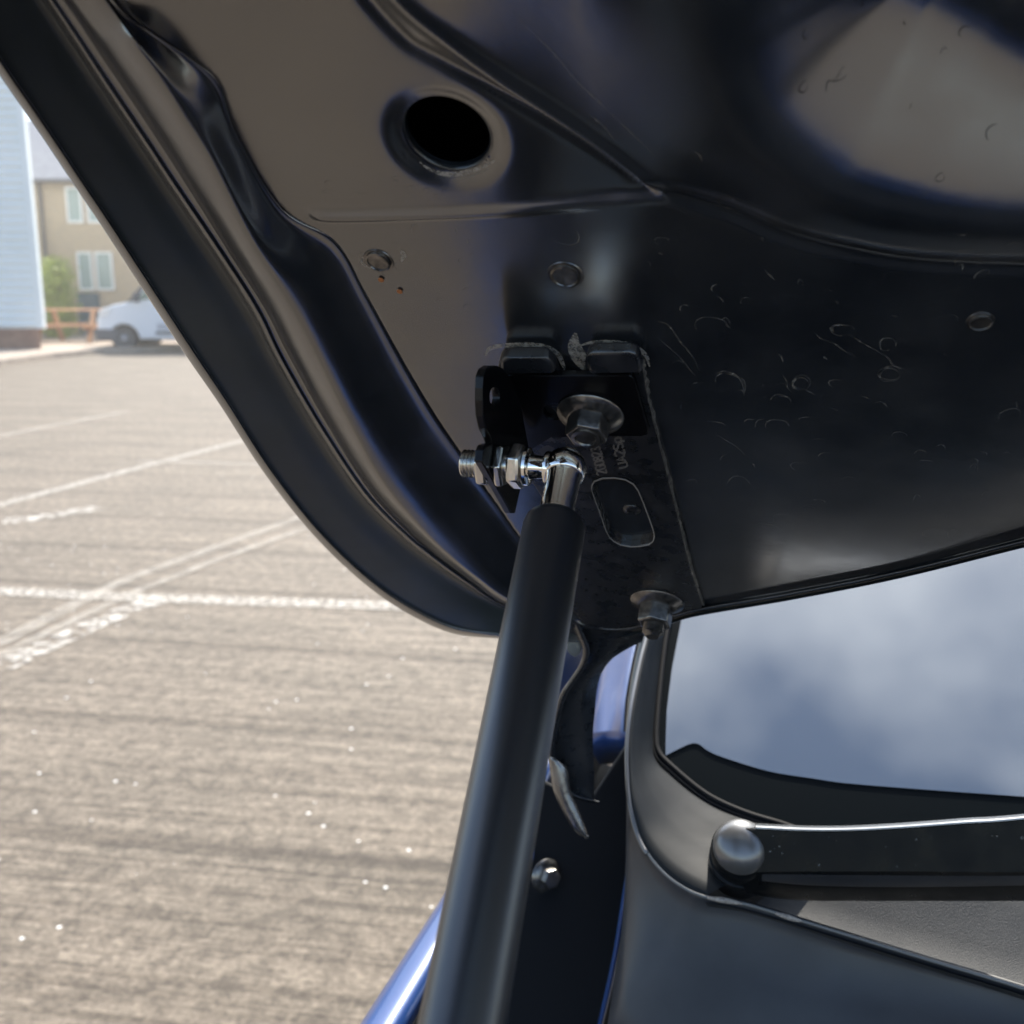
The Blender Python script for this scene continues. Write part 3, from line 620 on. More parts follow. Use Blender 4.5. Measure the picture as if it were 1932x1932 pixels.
# outer skin (blue) behind
ms = MB(); oc = fine_rows[0]
ms.loft([[frm(p[0], p[1], -.008) for p in oc], [frm(p[0], p[1], -.018) for p in oc], [frm(p[0], p[1], -.060) for p in oc]])
hi_u = max(p[0] for p in oc); far_ = [(hi_u, vh + .7), (oc[0][0], vh + .7)]
MB().plate([frm(p[0], p[1], -.0600) for p in oc[::2]] + [frm(u_, v_, -.0600) for u_, v_ in far_], NB * .002).build('outer_skin', M['blue'], BON)
ms.build('skin_edge', M['flange'], BON, smooth=True)
MB().plate([frm(p[0], p[1], -.0565) for p in oc[::2]] + [frm(u_, v_, -.0565) for u_, v_ in far_], NB * .002).build('hole_shade_sheet', M['bay'], BON)  # dark sheet added behind the hole to paint its shade
# hole rim tube
hc = frm(HC[0], HC[1], hgt(*(HC + np.array((HR, 0)))))
dz = lambda r_: -.0022 * (math.exp(-max(r_ - HR, 0) ** 2 / (2 * .0026 ** 2)) - 1) * -1 + .0002
MB().lathe([(HR + .0030, dz(HR + .003) - .0004), (HR + .0024, dz(HR + .0024)), (HR + .0012, dz(HR + .0012)), (HR + .0003, dz(HR)), (HR - .0006, -.0004), (HR - .0009, -.0018), (HR - .0009, -.003)], hc, -NB, 64, cap=False).build('hole_rim', M['paint_edge'], BON, smooth=True)
# spot-weld studs / plugs
def stud(x, y, r, name='weld_stud', h=.0012, label=None):
    p = buv(x, y); c = frm(p[0], p[1], hgt(*p))
    MB().lathe([(r * 1.25, -.0003), (r * 1.18, .0004), (r * 1.02, .0004), (r * 1.0, h), (r * .85, h * 1.2), (r * .8, h * .75), (r * .3, h * .7)], c, -NB, 32).build(name, M['bolt_black'], BON, smooth=True, sharp=50, label=label)
stud(715, 490, .0046, label='small round stud left of the bracket'); stud(1067, 519, .0053, label='round stud above the hinge plate'); stud(1850, 606, .0036, 'drain_plug', label='small oval brown plug on the bonnet underside')
for x, y in [(720, 525), (755, 547), (620, 843), (700, 926), (685, 933)]:
    p = buv(x, y); c = frm(p[0], p[1], (hgt(*p) + .0006) if x > 715 else .010)
    if x > 715: MB().lathe([(.0012, 0), (.0009, .0003)], c, -NB, 7).build('dirt_fleck', M['fleck'], BON)

# --- hinge plate on the bonnet
HT = .003
HNG = bpy.data.objects.new('hinge', None); COL.objects.link(HNG); HNG.parent = CAR; HNG['label'] = 'black bonnet hinge, slotted plate and curved arm'
def poly_on(pts, h, sub=0):
    P = cat(pts, sub, True) if sub else pts; return [bon(x, y, h) for x, y in P]
outl = [(1105, 700), (1103, 684), (1108, 668), (1122, 664), (1185, 663), (1203, 668), (1212, 692), (1219, 735), (1228, 782), (1253, 876), (1280, 982), (1305, 1078), (1325, 1140), (1322, 1150), (1290, 1162), (1180, 1185), (1120, 1200), (1080, 1150), (1060, 1050), (1030, 950), (985, 880), (950, 760), (942, 715), (940, 690), (948, 676), (965, 672), (1030, 673), (1044, 680), (1050, 693), (1054, 706), (1062, 714), (1095, 714)]
zz = [(1060, 935), (1075, 912), (1120, 895), (1190, 893), (1250, 903), (1295, 928), (1322, 965), (1350, 1030), (1380, 1110), (1405, 1180), (1414, 1222), (1405, 1250), (1380, 1268), (1330, 1277), (1280, 1280), (1225, 1270), (1185, 1250), (1158, 1225), (1135, 1180), (1105, 1090), (1075, 1010), (1058, 960)]
slot = [(766.7 + x * .3307, 607 + y * .3307) for x, y in zz]
MB().plate(poly_on(outl, HT), NB * (HT + .0015), [poly_on(slot, HT)]).build('hinge_plate', M['hinge'], HNG, bevel=(.0007, 2), label='slotted hinge plate bolted to the bonnet')
# dusty long edge of the plate
el = cat([(1207, 676), (1214, 700), (1221, 740), (1231, 785), (1255, 878), (1282, 984), (1307, 1080), (1327, 1143)], 8)
mb = MB()
wv_ = [1 + .35 * math.sin(i * 1.7) + .3 * math.sin(i * .61) for i in range(len(el))]
wd_ = np.linspace(9, 3, len(el))
mb.loft([[bon(x - 1, y, HT + .0002) for x, y in el], [bon(x + 1.2 * 1, y, HT * .8) for (x, y) in el], [bon(x + wd_[i] * .8 * wv_[i], y + 1, .0002) for i, (x, y) in enumerate(el)]])
mb.build('sealant_edge', M['dirtyedge'], HNG, smooth=True)
# raised tabs
for (pts, h) in [([(1107, 690), (1106, 672), (1118, 666), (1186, 665), (1202, 670), (1210, 693), (1212, 703), (1112, 705)], .0075), ([(944, 697), (943, 682), (954, 675), (1028, 675), (1040, 682), (1047, 697), (1048, 704), (948, 706)], .0075)]:
    MB().plate(poly_on(pts, h), NB * (h - .002)).build('hinge_tab', M['hinge'], HNG, bevel=(.002, 3), smooth=True, sharp=60)
# inner boss in slot
p = buv(1192, 962); MB().lathe([(.0045, -.001), (.0042, .0004), (.002, .0006)], frm(p[0], p[1], 0), -NB, 24).build('slot_boss', M['hinge'], HNG, smooth=True)
sl = [(x, y) for x, y in slot]; mb = MB(); 
mb.loft([[bon(x, y, HT + .0004) for x, y in sl + sl[:1]], [bon(x + (x - 1175) * .03, y + (y - 965) * .03, HT + .0006) for x, y in sl + sl[:1]]])
mb.build('slot_lip', M['letter'], HNG, solid=.0003)
# stamped characters, as fine ribbons
GL = {'2': [[(0, 5), (.3, 6), (1.5, 6.2), (2.8, 5.6), (2.8, 4.3), (0, 0), (3, 0)]], 'G': [[(3, 5.2), (2.4, 6), (.8, 6), (0, 5), (0, 1), (.8, 0), (2.4, 0), (3, .9), (3, 2.8), (1.7, 2.8)]], '0': [[(1.5, 6), (.4, 5.6), (0, 4.8), (0, 1.2), (.4, .3), (1.5, 0), (2.6, .3), (3, 1.2), (3, 4.8), (2.6, 5.6), (1.5, 6)]],
      '8': [[(1.5, 3.2), (.3, 4), (.3, 5.3), (1.5, 6), (2.7, 5.3), (2.7, 4), (1.5, 3.2), (0, 2.2), (0, .8), (1.5, 0), (3, .8), (3, 2.2), (1.5, 3.2)]], '3': [[(0, 5.4), (1.2, 6), (2.6, 5.6), (2.7, 4.2), (1.3, 3.2), (2.8, 2.4), (2.9, .9), (1.5, 0), (0, .6)]],
      'U': [[(0, 6), (0, 1), (.6, 0), (2.4, 0), (3, 1), (3, 6)]], 'A': [[(0, 0), (1.5, 6), (3, 0)], [(.6, 2), (2.4, 2)]], 'S': [[(3, 5.3), (2.2, 6), (.7, 6), (0, 5.2), (.1, 3.9), (2.8, 2.4), (3, .9), (2.2, 0), (.7, 0), (0, .8)]],
      'p': [[(0, -2), (0, 4)], [(0, 3.2), (1, 4), (2.3, 3.8), (2.8, 2.8), (2.8, 1.2), (2.2, .2), (1, 0), (0, .8)]], 'a': [[(.3, 3.6), (1.5, 4), (2.5, 3.4), (2.6, 0)], [(2.6, 2.3), (1, 2.3), (.1, 1.5), (.2, .5), (1, 0), (2, .3), (2.6, 1)]]}
def stamp(txt, p0, p1, hpx):
    mb = MB(); p0 = np.array(p0, float); p1 = np.array(p1, float); d = (p1 - p0) / (len(txt) * 4.1 - 1); up = unit((d[1], -d[0])) * hpx / 6
    for i, ch in enumerate(txt):
        for st in GL[ch]:
            for off in (-.34, .34):
                pl = cat(st, 3) if len(st) > 3 else np.array(st, float); pp = []
                dd = np.gradient(pl, axis=0); dd /= np.maximum(np.linalg.norm(dd, axis=1), 1e-6)[:, None]; nn = np.stack([-dd[:, 1], dd[:, 0]], 1); pl = pl + nn * off
                P = [p0 + d * (i * 4.1 + a) + up * b for a, b in pl]
                a_, b_ = [], []
                for j, pt in enumerate(P):
                    e = unit(P[min(j + 1, len(P) - 1)] - P[max(j - 1, 0)]) * .5; n_ = np.array((-e[1], e[0])); a_.append(bon(*(pt + n_), HT + .0002)); b_.append(bon(*(pt - n_), HT + .0002))
                mb.loft([a_, b_])
    return mb
stamp('2G0823', (1144, 892), (1131, 842), 17).build('stamped_number', M['letter'], HNG, label='stamped characters 2G0823')
stamp('UA2Spa', (1184, 880), (1168, 812), 17).build('stamped_number', M['letter'], HNG, label='stamped characters UA2Spa')
# hinge arm: plate standing below, going down to the wing
def arm_t(y): return .60 + (y - 1080) * .00020
al = [(1080, 1010), (1079, 1100), (1078, 1160), (1090, 1195), (1101, 1225), (1096, 1252), (1078, 1280), (1058, 1310), (1047, 1345), (1038, 1385), (1034, 1425), (1042, 1450), (1055, 1475), (1075, 1500), (1119, 1512)]
ar = [(1225, 1060), (1222, 1150), (1214, 1195), (1206, 1202), (1190, 1209), (1170, 1219), (1150, 1232), (1135, 1250), (1125, 1270), (1119, 1300), (1117, 1340), (1115, 1380), (1117, 1430), (1118, 1470), (1120, 1511)]
a2 = cat(al, 5); b2 = cat(ar, 5)
rows = []
for k, s in enumerate([0, .5, 1]):
    rows.append([at(*(a2[i] * (1 - s) + b2[i] * s), arm_t(a2[i][1])) for i in range(len(a2))])
MB().loft(rows).build('hinge_arm', M['hinge'], HNG, smooth=True, solid=.004)
# turned flange of the arm towards the viewer (left edge)
mb = MB(); aa = a2[12:]
mb.loft([[at(x, y, arm_t(y) - .0005) for x, y in aa], [at(x - 2, y, arm_t(y) - .004) for x, y in aa], [at(x + 3, y, arm_t(y) - .010) for x, y in aa], [at(x + 9, y, arm_t(y) - .0105) for x, y in aa], [at(x + 13, y, arm_t(y) - .002) for x, y in aa]])
mb.build('hinge_flange', M['hinge'], HNG, smooth=True)
tl = cat([(1034, 1428), (1038, 1458), (1044, 1490), (1056, 1520), (1068, 1543), (1080, 1562), (1092, 1575), (1108, 1583)], 5); tr = cat([(1058, 1438), (1070, 1450), (1074, 1475), (1078, 1497), (1087, 1517), (1096, 1538), (1104, 1558), (1110, 1582)], 5)
rows = [[at(*(tl[i] * (1 - s) + tr[i] * s), .655 - hh) for i in range(len(tl))] for s, hh in [(0, 0), (.2, .006), (.55, .008), (.85, .006), (1, 0)]]
M['worn'] = mat('worn_glossy_edge', (0.05, 0.047, 0.043), 0.22, ior=2.3, bump=(90, .0006), cvar=(60, (0.02, .02, .02), (0.12, .11, .1)))
MB().loft(rows).build('hinge_lug', M['worn'], HNG, smooth=True, solid=.002)
# leaf-shaped dark lug in the gap
lf = cat([(1078, 1172), (1086, 1185), (1094, 1200), (1098, 1222), (1089, 1238), (1078, 1236), (1070, 1225), (1070, 1200)], 4, True)
MB().plate([at(x, y, .64) for x, y in lf], cF * .003).build('hinge_lug', M['hinge'], HNG)

# bolts
def hexbolt(c, ax, rw, rh, hh, name, parent, m, open_end=False, stud_r=None, stud_l=0, label=None, rot=0):
    a = unit(np.cross(ax, Zw))
    a = a * math.cos(rot) + np.cross(ax, a) * math.sin(rot)
    mb = MB()
    mb.lathe([(rw * .98, 0), (rw, .0006), (rw * .97, .0014), (rw * .80, .0024), (rh * 1.05, .0036), (rh * .9, .0038)], c, ax, 48)
    w_ = mb.build(name, m, parent, smooth=True, sharp=45, label=label)
    mb = MB(); mb.lathe([(rh, .0025), (rh, hh - .0012), (rh * .93, hh), (rh * .62, hh + .0001)], c, ax, 6, ref=a)
    mb.build('hex_head', m, w_, bevel=(.0007, 2), smooth=True, sharp=40)
    if open_end:
        MB().lathe([(rh * .66, hh - .0005), (rh * .66, hh + .0007), (rh * .5, hh + .0009), (rh * .42, hh - .0005), (rh * .1, hh - .0025)], c, ax, 32).build('hex_recess', m, w_, smooth=True, sharp=50)
    if stud_r:
        pr = []; z = hh - .001
        while z < hh + stud_l: pr += [(stud_r, z), (stud_r * .87, z + .0005)]; z += .001
        pr += [(stud_r * .6, hh + stud_l + .0012)]
        MB().lathe(pr, c, ax, 28).build('thread_end', m, w_, smooth=True, sharp=40)
    return w_
# --- bracket
BRK = bpy.data.objects.new('strut_bracket', None); COL.objects.link(BRK); BRK.parent = CAR; BRK['label'] = 'black right-angled bracket holding the strut end'
BH = HT + .003
bout = [(934, 713), (942, 709), (1186, 709), (1194, 713), (1199, 725), (1213, 775), (1224, 812), (1222, 821), (1213, 823), (1150, 823), (1040, 826), (1000, 850), (985, 880), (972, 900), (945, 912), (940, 800)]
slotb = cat([(1026, 772), (1035, 764), (1050, 762), (1062, 770), (1060, 790), (1045, 792), (1030, 786)], 3, True)
MB().plate(poly_on(bout, BH), NB * .003, [poly_on(slotb, BH)]).build('bracket_plate', M['zinc_black'], BRK, bevel=(.0006, 2))
hexbolt(bon(1114, 781, BH), -NB, .0137, .0088, .0118, 'bolt', BRK, M['bolt_black'], open_end=True, rot=.25, label='large dark flanged bolt on the bracket')
kfl = float((at(941, 884, .394) - CAM) @ Lw)
def fl(x, y, d=0.0): return on_plane(x, y, Lw, kfl + d)
zf = [(548, 262), (520, 250), (480, 250), (455, 268), (440, 310), (436, 380), (436, 450), (440, 540), (455, 610), (480, 660), (490, 692), (452, 705), (440, 735), (432, 800), (450, 830), (520, 950), (600, 1093), (622, 1093), (640, 1010), (655, 940), (700, 850), (705, 740), (640, 400), (580, 300)]
# outline drawn for the face seen; hole
fo = [(766.7 + x * .3307, 607 + y * .3307) for x, y in zf]
hol = [(766.7 + (506 + 28 * math.cos(t)) * .3307, 607 + (428 + 56 * math.sin(t)) * .3307) for t in np.linspace(0, 2 * math.pi, 26)[:-1]]
MB().plate([fl(*p) for p in fo], -Lw * .0032, [[fl(*p) for p in hol]]).build('bracket_flange', M['zinc_black'], BRK, bevel=(.0005, 2))
# --- stud, nuts, ball socket and strut
STR = bpy.data.objects.new('gas_strut', None); COL.objects.link(STR); STR.parent = CAR; STR['label'] = 'black gas strut with a chrome ball end'
BALL = at(1066, 884, .385)
axs = unit(Lw * 1.0 + NB * .0)
def along(px_):            # point on the stud axis seen at image column px_
    # solve for s: column of BALL + s*axs
    q = BALL - CAM; c = (px_ - CX) / FP
    return (c * (q @ cF) - q @ cX) / (axs @ cX - c * (axs @ cF))
def A(px_): return BALL + axs * along(px_)
s0, s1 = along(874), along(908); prf = []; z = 0; L0 = s1 - s0 + .004
while z < L0: prf += [(.0051, z), (.0055, z + .0006), (.0045, z + .0012)]; z += .0015
NUT = MB().lathe([(.0036, -.0006)] + prf, A(874), axs, 32).build('stud_thread', M['zinc'], STR, smooth=True, sharp=35)
def nut(pa, pb, r, rot, name='nut', m=None):
    c = A(pa); hgt_ = along(pb) - along(pa); a = unit(np.cross(axs, Zw)); a = a * math.cos(rot) + np.cross(axs, a) * math.sin(rot)
    o = MB().lathe([(r * .84, 0), (r * .95, hgt_ * .08), (r, hgt_ * .16), (r, hgt_ * .84), (r * .95, hgt_ * .92), (r * .84, hgt_)], c, axs, 6, ref=a).build(name, m or M['zinc'], STR, bevel=(.0009, 3), smooth=True, sharp=30)
    return o
nut(907, 931, .0083, .35, label_ := 'nut') if False else MB().lathe([(.0048, 0), (.0048, .02)], A(900), axs, 24).build('stud_core', M['zinc'], STR, smooth=True, sharp=60)
nut(905, 928, .0090, .30)
nut(939, 956, .0088, .45)
nut(963, 990, .0090, .02)
MB().lathe([(.0066, 0), (.0074, .0004), (.0074, .0016), (.0060, .0024)], A(991), axs, 36).build('collar', M['chrome'], STR, smooth=True, sharp=50)
MB().lathe([(.0056, 0), (.0046, .002), (.0043, .006), (.0043, .012)], A(996), axs, 36).build('stud_neck', M['chrome'], STR, smooth=True, sharp=60)
B = at(872, 1932, .262); ad = unit(B - BALL)
TOPC = BALL + ad * .0245
Lt = np.linalg.norm(B - BALL) + .12
# socket: rounded knuckle with a sleeve
hs = [(.0006, -.0079), (.003, -.0076), (.0053, -.0064), (.0069, -.0043), (.0079, -.0018), (.0083, .0005), (.0078, .0025), (.0074, .0038), (.0068, .0046)]
sock = MB().lathe(hs, BALL, ad, 64).build('ball_socket', M['chrome'], STR, smooth=True, sharp=60)
MB().lathe([(.0069, .0040), (.0068, .0046), (.0066, .0056), (.0064, .020), (.0062, .028)], BALL, ad, 48).build('socket_shank', M['chrome'], STR, smooth=True, sharp=60)
# knuckle side ring around the stud
MB().lathe([(.0060, -.0074), (.0064, -.0066), (.0060, -.0050)], BALL, axs, 40).build('socket_ring', M['chrome'], STR, smooth=True, sharp=60)
MB().lathe([(.0056, .0), (.0068, .0004), (.0095, .0012), (.0107, .0026), (.0112, .0048), (.0112, Lt)], TOPC, ad, 72).build('strut_tube', M['tube'], STR, smooth=True, sharp=60)
# lower hinge nut
hexbolt(bon(1240, 1135, HT), -NB, .0148, .0096, .014, 'nut', HNG, M['bolt_black'], stud_r=.0058, stud_l=.006, rot=.1, label='dark nut on the lower end of the hinge plate')

# ==================================================================  body around it
CZ = CAM[2]
def body(l, r_, z): return np.array((0, 0, z)) + Lw * l + Rw * r_ + np.array((CAM[0], CAM[1], 0))      # l across car, r_ rearwards, z up
def lr(p): q = p - CAM; return q @ Lw, q @ Rw
FZ = CZ - .48
# wing (fender): crown line seen at the lower left
def wing_pt(x, y, l): return on_plane(x, y, Lw, l)
mb = MB()
prof_w = [(-.2465, -.012), (-.2480, -.004), (-.2515, .0), (-.258, .0012), (-.268, .0005), (-.279, -.009), (-.291, -.035), (-.306, -.10), (-.325, -.25), (-.335, -.40), (-.335, -.60)]
rs = list(np.linspace(-.9, 1.18, 40))
rows = []
for l, dz in prof_w:
    rows.append([body(l, r_, FZ + dz - max(0, -r_) ** 1.6 * .12 + max(0, r_ - .9) * .05) for r_ in rs])
mb.loft(rows); mb.build('wing', M['blue'], CAR, smooth=True, solid=.0015)
# inner wing: black wall with a stepped top flange
mb = MB()
prof_i = [(-.2475, -.010), (-.2445, -.016), (-.242, -.075), (-.236, -.082), (-.225, -.086), (-.215, -.10), (-.205, -.16), (-.19, -.30), (-.19, -.62)]
rows = [[body(l, r_, FZ + dz) for r_ in np.linspace(-.88, 1.15, 24)] for l, dz in prof_i]
mb.loft(rows); mb.build('inner_wing', M['bay'], CAR, smooth=True, solid=.002)
# mounting panel carrying the small bolt (dark), behind the strut
mp_ = [(1000, 1460), (1080, 1500), (1119, 1500), (1185, 1400), (1196, 1500), (1200, 1600), (1180, 1700), (1160, 1800), (1135, 1932), (1128, 2000), (800, 2000), (840, 1820), (900, 1640), (960, 1500)]
def wall_t(x, y): return .80 - (y - 1400) * .00018
V = [at(x, y, wall_t(x, y)) for x, y in mp_]
MB().plate(V, cF * .004).build('inner_wing_bracket', M['bay'], CAR, bevel=(.002, 2))
nrm_w = unit(-cF * .75 - cX * .1 + cX * .62)
hexbolt(at(1030, 1652, wall_t(0, 1652) - .003), unit(-cF + cX * .55), .0125, .0078, .010, 'bolt', CAR, M['bolt_black'], rot=.5, label='small bolt on the black inner wing behind the strut')
MB().plate([at(x, y, .76) for x, y in [(1008, 1606), (1004, 1640), (994, 1688), (990, 1690), (996, 1650), (1002, 1610)]], cF * .002).build('bracket_edge', M['blue'], CAR)
# windscreen base geometry
WN = unit(-Rw * .5 + Zw * .866); KW = .72 * float(ray(1260, 1430) @ WN)
def ws(x, y, h=0.0): return on_plane(x, y, WN, KW + h)
def wsuv(l, s, h=0):
    Sv = unit(Rw * .866 + Zw * .5); return ws(1260, 1430) + Lw * l + Sv * s + WN * h
WS = bpy.data.objects.new('windscreen', None); COL.objects.link(WS); WS.parent = CAR; WS['label'] = 'windscreen reflecting blue sky and cloud'
def wl(x, y):
    q = ws(x, y) - ws(1260, 1430); Sv = unit(Rw * .866 + Zw * .5); return q @ Lw, q @ Sv
gl = [(1256, 1425), (1308, 1402), (1335, 1416), (1362, 1428), (1450, 1455), (1530, 1468), (1600, 1478), (1750, 1490), (1932, 1503)]
pl = [ws(*p) for p in cat(gl, 4)]
tl_, ts = wl(1285, 1172)
tip = wl(1932, 1503)
last = wsuv(1.25, tip[1] - .02)
left = [ws(1256, 1400), ws(1258, 1340), ws(1268, 1260), ws(1285, 1172)]
a0_, a1_ = np.array(wl(1268, 1260)), np.array(wl(1285, 1172)); dd = unit(a1_ - a0_); tp_ = a1_ + dd * .62
outer = pl + [last, wsuv(1.18, tp_[1]), wsuv(tp_[0], tp_[1])] + left[::-1]
# curve the glass gently by slicing a grid
g_u = np.linspace(-.1, 1.3, 60); g_v = np.linspace(-.16, .95, 60)
MB().plate([p + WN * .0 for p in outer], -WN * .005).build('glass', M['glass'], WS)
# black edge strip, with the bonnet's dark reflection painted in below (under the same plane, 1 mm behind the face)
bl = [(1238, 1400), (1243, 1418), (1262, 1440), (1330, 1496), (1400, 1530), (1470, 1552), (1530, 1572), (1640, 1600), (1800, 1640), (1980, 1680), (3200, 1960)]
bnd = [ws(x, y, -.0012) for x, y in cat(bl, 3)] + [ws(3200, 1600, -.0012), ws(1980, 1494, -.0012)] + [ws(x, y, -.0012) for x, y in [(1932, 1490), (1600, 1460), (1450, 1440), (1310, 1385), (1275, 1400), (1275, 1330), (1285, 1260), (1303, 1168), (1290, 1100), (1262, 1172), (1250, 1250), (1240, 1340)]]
MB().plate(bnd, -WN * .004).build('dark_reflection_band', M['band_reflection'], WS)
# seal line along the glass edge
sealp = cat([(1280, 1100), (1262, 1172), (1250, 1250), (1241, 1340), (1238, 1395), (1243, 1420), (1262, 1442), (1330, 1498), (1400, 1532), (1470, 1554), (1530, 1573), (1640, 1602), (1800, 1642), (1980, 1684)], 6)
MB().tube([ws(x, y, .001) for x, y in sealp], .0024, 10).build('glass_seal', M['rubber'], WS, smooth=True)
MB().tube([ws(x - 5, y + 7, .0012) for x, y in sealp[8:]], .0012, 8).build('glass_seal', M['rubber'], WS, smooth=True)
# cabin: dashboard, roof, pillar, doors side
mb = MB(); rows = []
for s_, h_ in [(-.10, -.02), (.0, -.05), (.3, -.25), (.95, -.55)]: rows.append([wsuv(l, s_, h_) for l in (.03, 1.2)])
mb.loft(rows); mb.build('dashboard', M['dark'], CAR)
s_top = tp_[1]
roof_f = [wsuv(l, s_top, .0 + .02 * math.sin(math.pi * max(0, min(1, l / 1.15)))) for l in np.linspace(tp_[0] - .03, 1.2, 12)]
rz = [[p for p in roof_f], [p + Rw * .25 + Zw * .06 for p in roof_f], [p + Rw * 1.0 + Zw * .09 for p in roof_f], [p + Rw * 1.9 + Zw * .05 for p in roof_f], [p + Rw * 2.0 - Zw * .6 for p in roof_f], [p + Rw * 2.0 - Zw * 1.0 for p in roof_f]]
MB().loft(rz).build('roof', M['blue'], CAR, smooth=True, solid=.01)
# A pillar base: blue panel + trims
pb = [[(1108, 1384), (1140, 1380), (1165, 1378), (1183, 1374)], [(1110, 1330), (1142, 1325), (1168, 1322), (1187, 1318)], [(1118, 1270), (1150, 1262), (1178, 1258), (1198, 1255)], [(1135, 1215), (1165, 1205), (1190, 1195), (1216, 1190)], [(1160, 1140), (1190, 1130), (1220, 1120), (1245, 1110)]]
PT = [.98, 1.06, 1.16, 1.28, 1.45]
cl = []
for row, t_ in zip(pb, PT): cl.append([at(x, y, t_ * (1 - .02 * k) - (.0 if k < 3 else .03)) for k, (x, y) in enumerate(row)])
d_ = cl[-1][0] - cl[-2][0]; cl.append([p + unit(d_) * .5 for p in cl[-1]])
lip = [[p - Zw * .012 + Rw * .002 for p in cl[0]], [p - Zw * .06 + Rw * .06 for p in cl[0]]]
MB().loft(lip[::-1] + cl).build('pillar', M['blue'], CAR, smooth=True, solid=.002, sharp=50)
# side body below (blue)
mb = MB(); rows = []
for dz in (.02, -.1, -.35, -.6): rows.append([body(-.36 - .01 * (dz < -.05), r_, FZ + dz) for r_ in (1.14, 1.6, 2.4, 3.1)])
mb.loft(rows).build('side_panel', M['blue'], CAR, smooth=True, solid=.003)
# trim beside pillar (bright edge) and cowl corner
tr_ = cat([(1214, 1150), (1207, 1200), (1196, 1250), (1185, 1310), (1181, 1350), (1180, 1380)], 6)
MB().tube([at(x, y, .80) for x, y in tr_], .0016, 10).build('pillar_trim', M['plastic'], CAR, smooth=True)
MB().tube([at(x + 8, y, .78) for x, y in tr_], .003, 10).build('pillar_trim', M['chrome'] if False else M['cap'], CAR, smooth=True)

COW = bpy.data.objects.new('cowl', None); COL.objects.link(COW); COW.parent = CAR; COW['label'] = 'grey black plastic scuttle trim below the windscreen'
g1 = [(1232, 1100), (1224, 1190), (1210, 1250), (1194, 1330), (1186, 1400), (1186, 1460), (1191, 1520), (1205, 1575), (1228, 1618), (1262, 1655), (1300, 1680), (1330, 1692)]
g1t = [.80, .765, .74, .71, .69, .675, .66, .648, .635, .622, .612, .606]
g2 = [(1270, 1100), (1256, 1190), (1247, 1250), (1238, 1330), (1233, 1400), (1240, 1435), (1268, 1462), (1310, 1495), (1360, 1524), (1420, 1545), (1480, 1562), (1540, 1582)]
A1 = cat([np.append(p, t) for p, t in zip(g1, g1t)], 6)
B1 = cat(g2, 6)
W1 = [at(x, y, t) for x, y, t in A1]; W2 = [ws(x, y, .002) for x, y in B1]
rows = []
for s, hh in [(0, -.006), (0.0, 0), (.05, .0035), (.14, .005), (.3, .005), (.42, .002), (.5, .0012), (.75, 0), (.93, .001), (1, -.003)]:
    rows.append([a * (1 - s) + b * s + (WN * .7 - cF * .5) * hh for a, b in zip(W1, W2)])
MB().loft(rows).build('cowl_corner', M['plastic'], COW, smooth=True)
# cowl top panel to the right: between rim and glass
rim = [(1330, 1692), (1400, 1704), (1480, 1727), (1600, 1764), (1750, 1810), (1932, 1865), (2300, 1985), (3200, 2290)]
rimt = [.606, .60, .59, .575, .556, .533, .49, .415]
RA = cat([np.append(p, t) for p, t in zip(rim, rimt)], 6)
RW_ = [at(x, y, t) for x, y, t in RA]
inn = cat([(1540, 1582), (1600, 1598), (1660, 1612), (1740, 1630), (1840, 1655), (1960, 1685), (2300, 1770), (3200, 1990)], 6)
IW = [ws(x, y, .001) for x, y in inn]
sv_ = [0, .06, .2, .5, .8, 1]
rows = [[a * (1 - s) + b * s - Zw * hh for a, b in zip(RW_, IW)] for s, hh in [(0, .004), (.02, 0.006), (.1, .02), (.3, .028), (.6, .02), (.85, .006), (1, 0)]]
MB().loft(rows).build('cowl_top', M['plastic_grain'], COW, smooth=True)
# fine rim line, its highlight painted in as a pale colour
al_rim = list(W1[20:]) + RW_
M['rim_highlight'] = mat('painted_rim_highlight', (0.16, 0.16, 0.155), 0.4, ior=1.7)
MB().tube([p for p in al_rim], .0010, 8).build('cowl_rim', M['rim_highlight'], COW, smooth=True)
MB().tube([p + cX * -.0008 for p in W1[6:48]], .0016, 8).build('cowl_rim', M['cap'], COW, smooth=True)
for a_, b_ in [((1334, 1693), (1400, 1707)), ((1462, 1722), (1512, 1738))]:
    pts = []
    for k in range(14):
        s = k / 13; x = a_[0] + (b_[0] - a_[0]) * s; y = a_[1] + (b_[1] - a_[1]) * s
        ii = int(np.argmin([abs(q_[0] - x) for q_ in RA])); pts.append(RW_[ii] * 1.0)
    up_ = []
    xs = np.linspace(a_[0], b_[0], 20); wi = [np.interp(x, RA[:, 0], np.arange(len(RA))) for x in xs]
    P = [RW_[int(i)] * (1 - i % 1) + RW_[min(int(i) + 1, len(RW_) - 1)] * (i % 1) for i in wi]
    MB().tube([p - cF * .001 for p in P], [.0007 + .0010 * math.sin(math.pi * k / 19) for k in range(20)], 8).build('worn_rim', mat('bare_worn_plastic', (.36, .31, .27), .7, cvar=(500, (.2, .17, .15), (.5, .44, .38)), bump=(600, .0004)), COW, smooth=True)
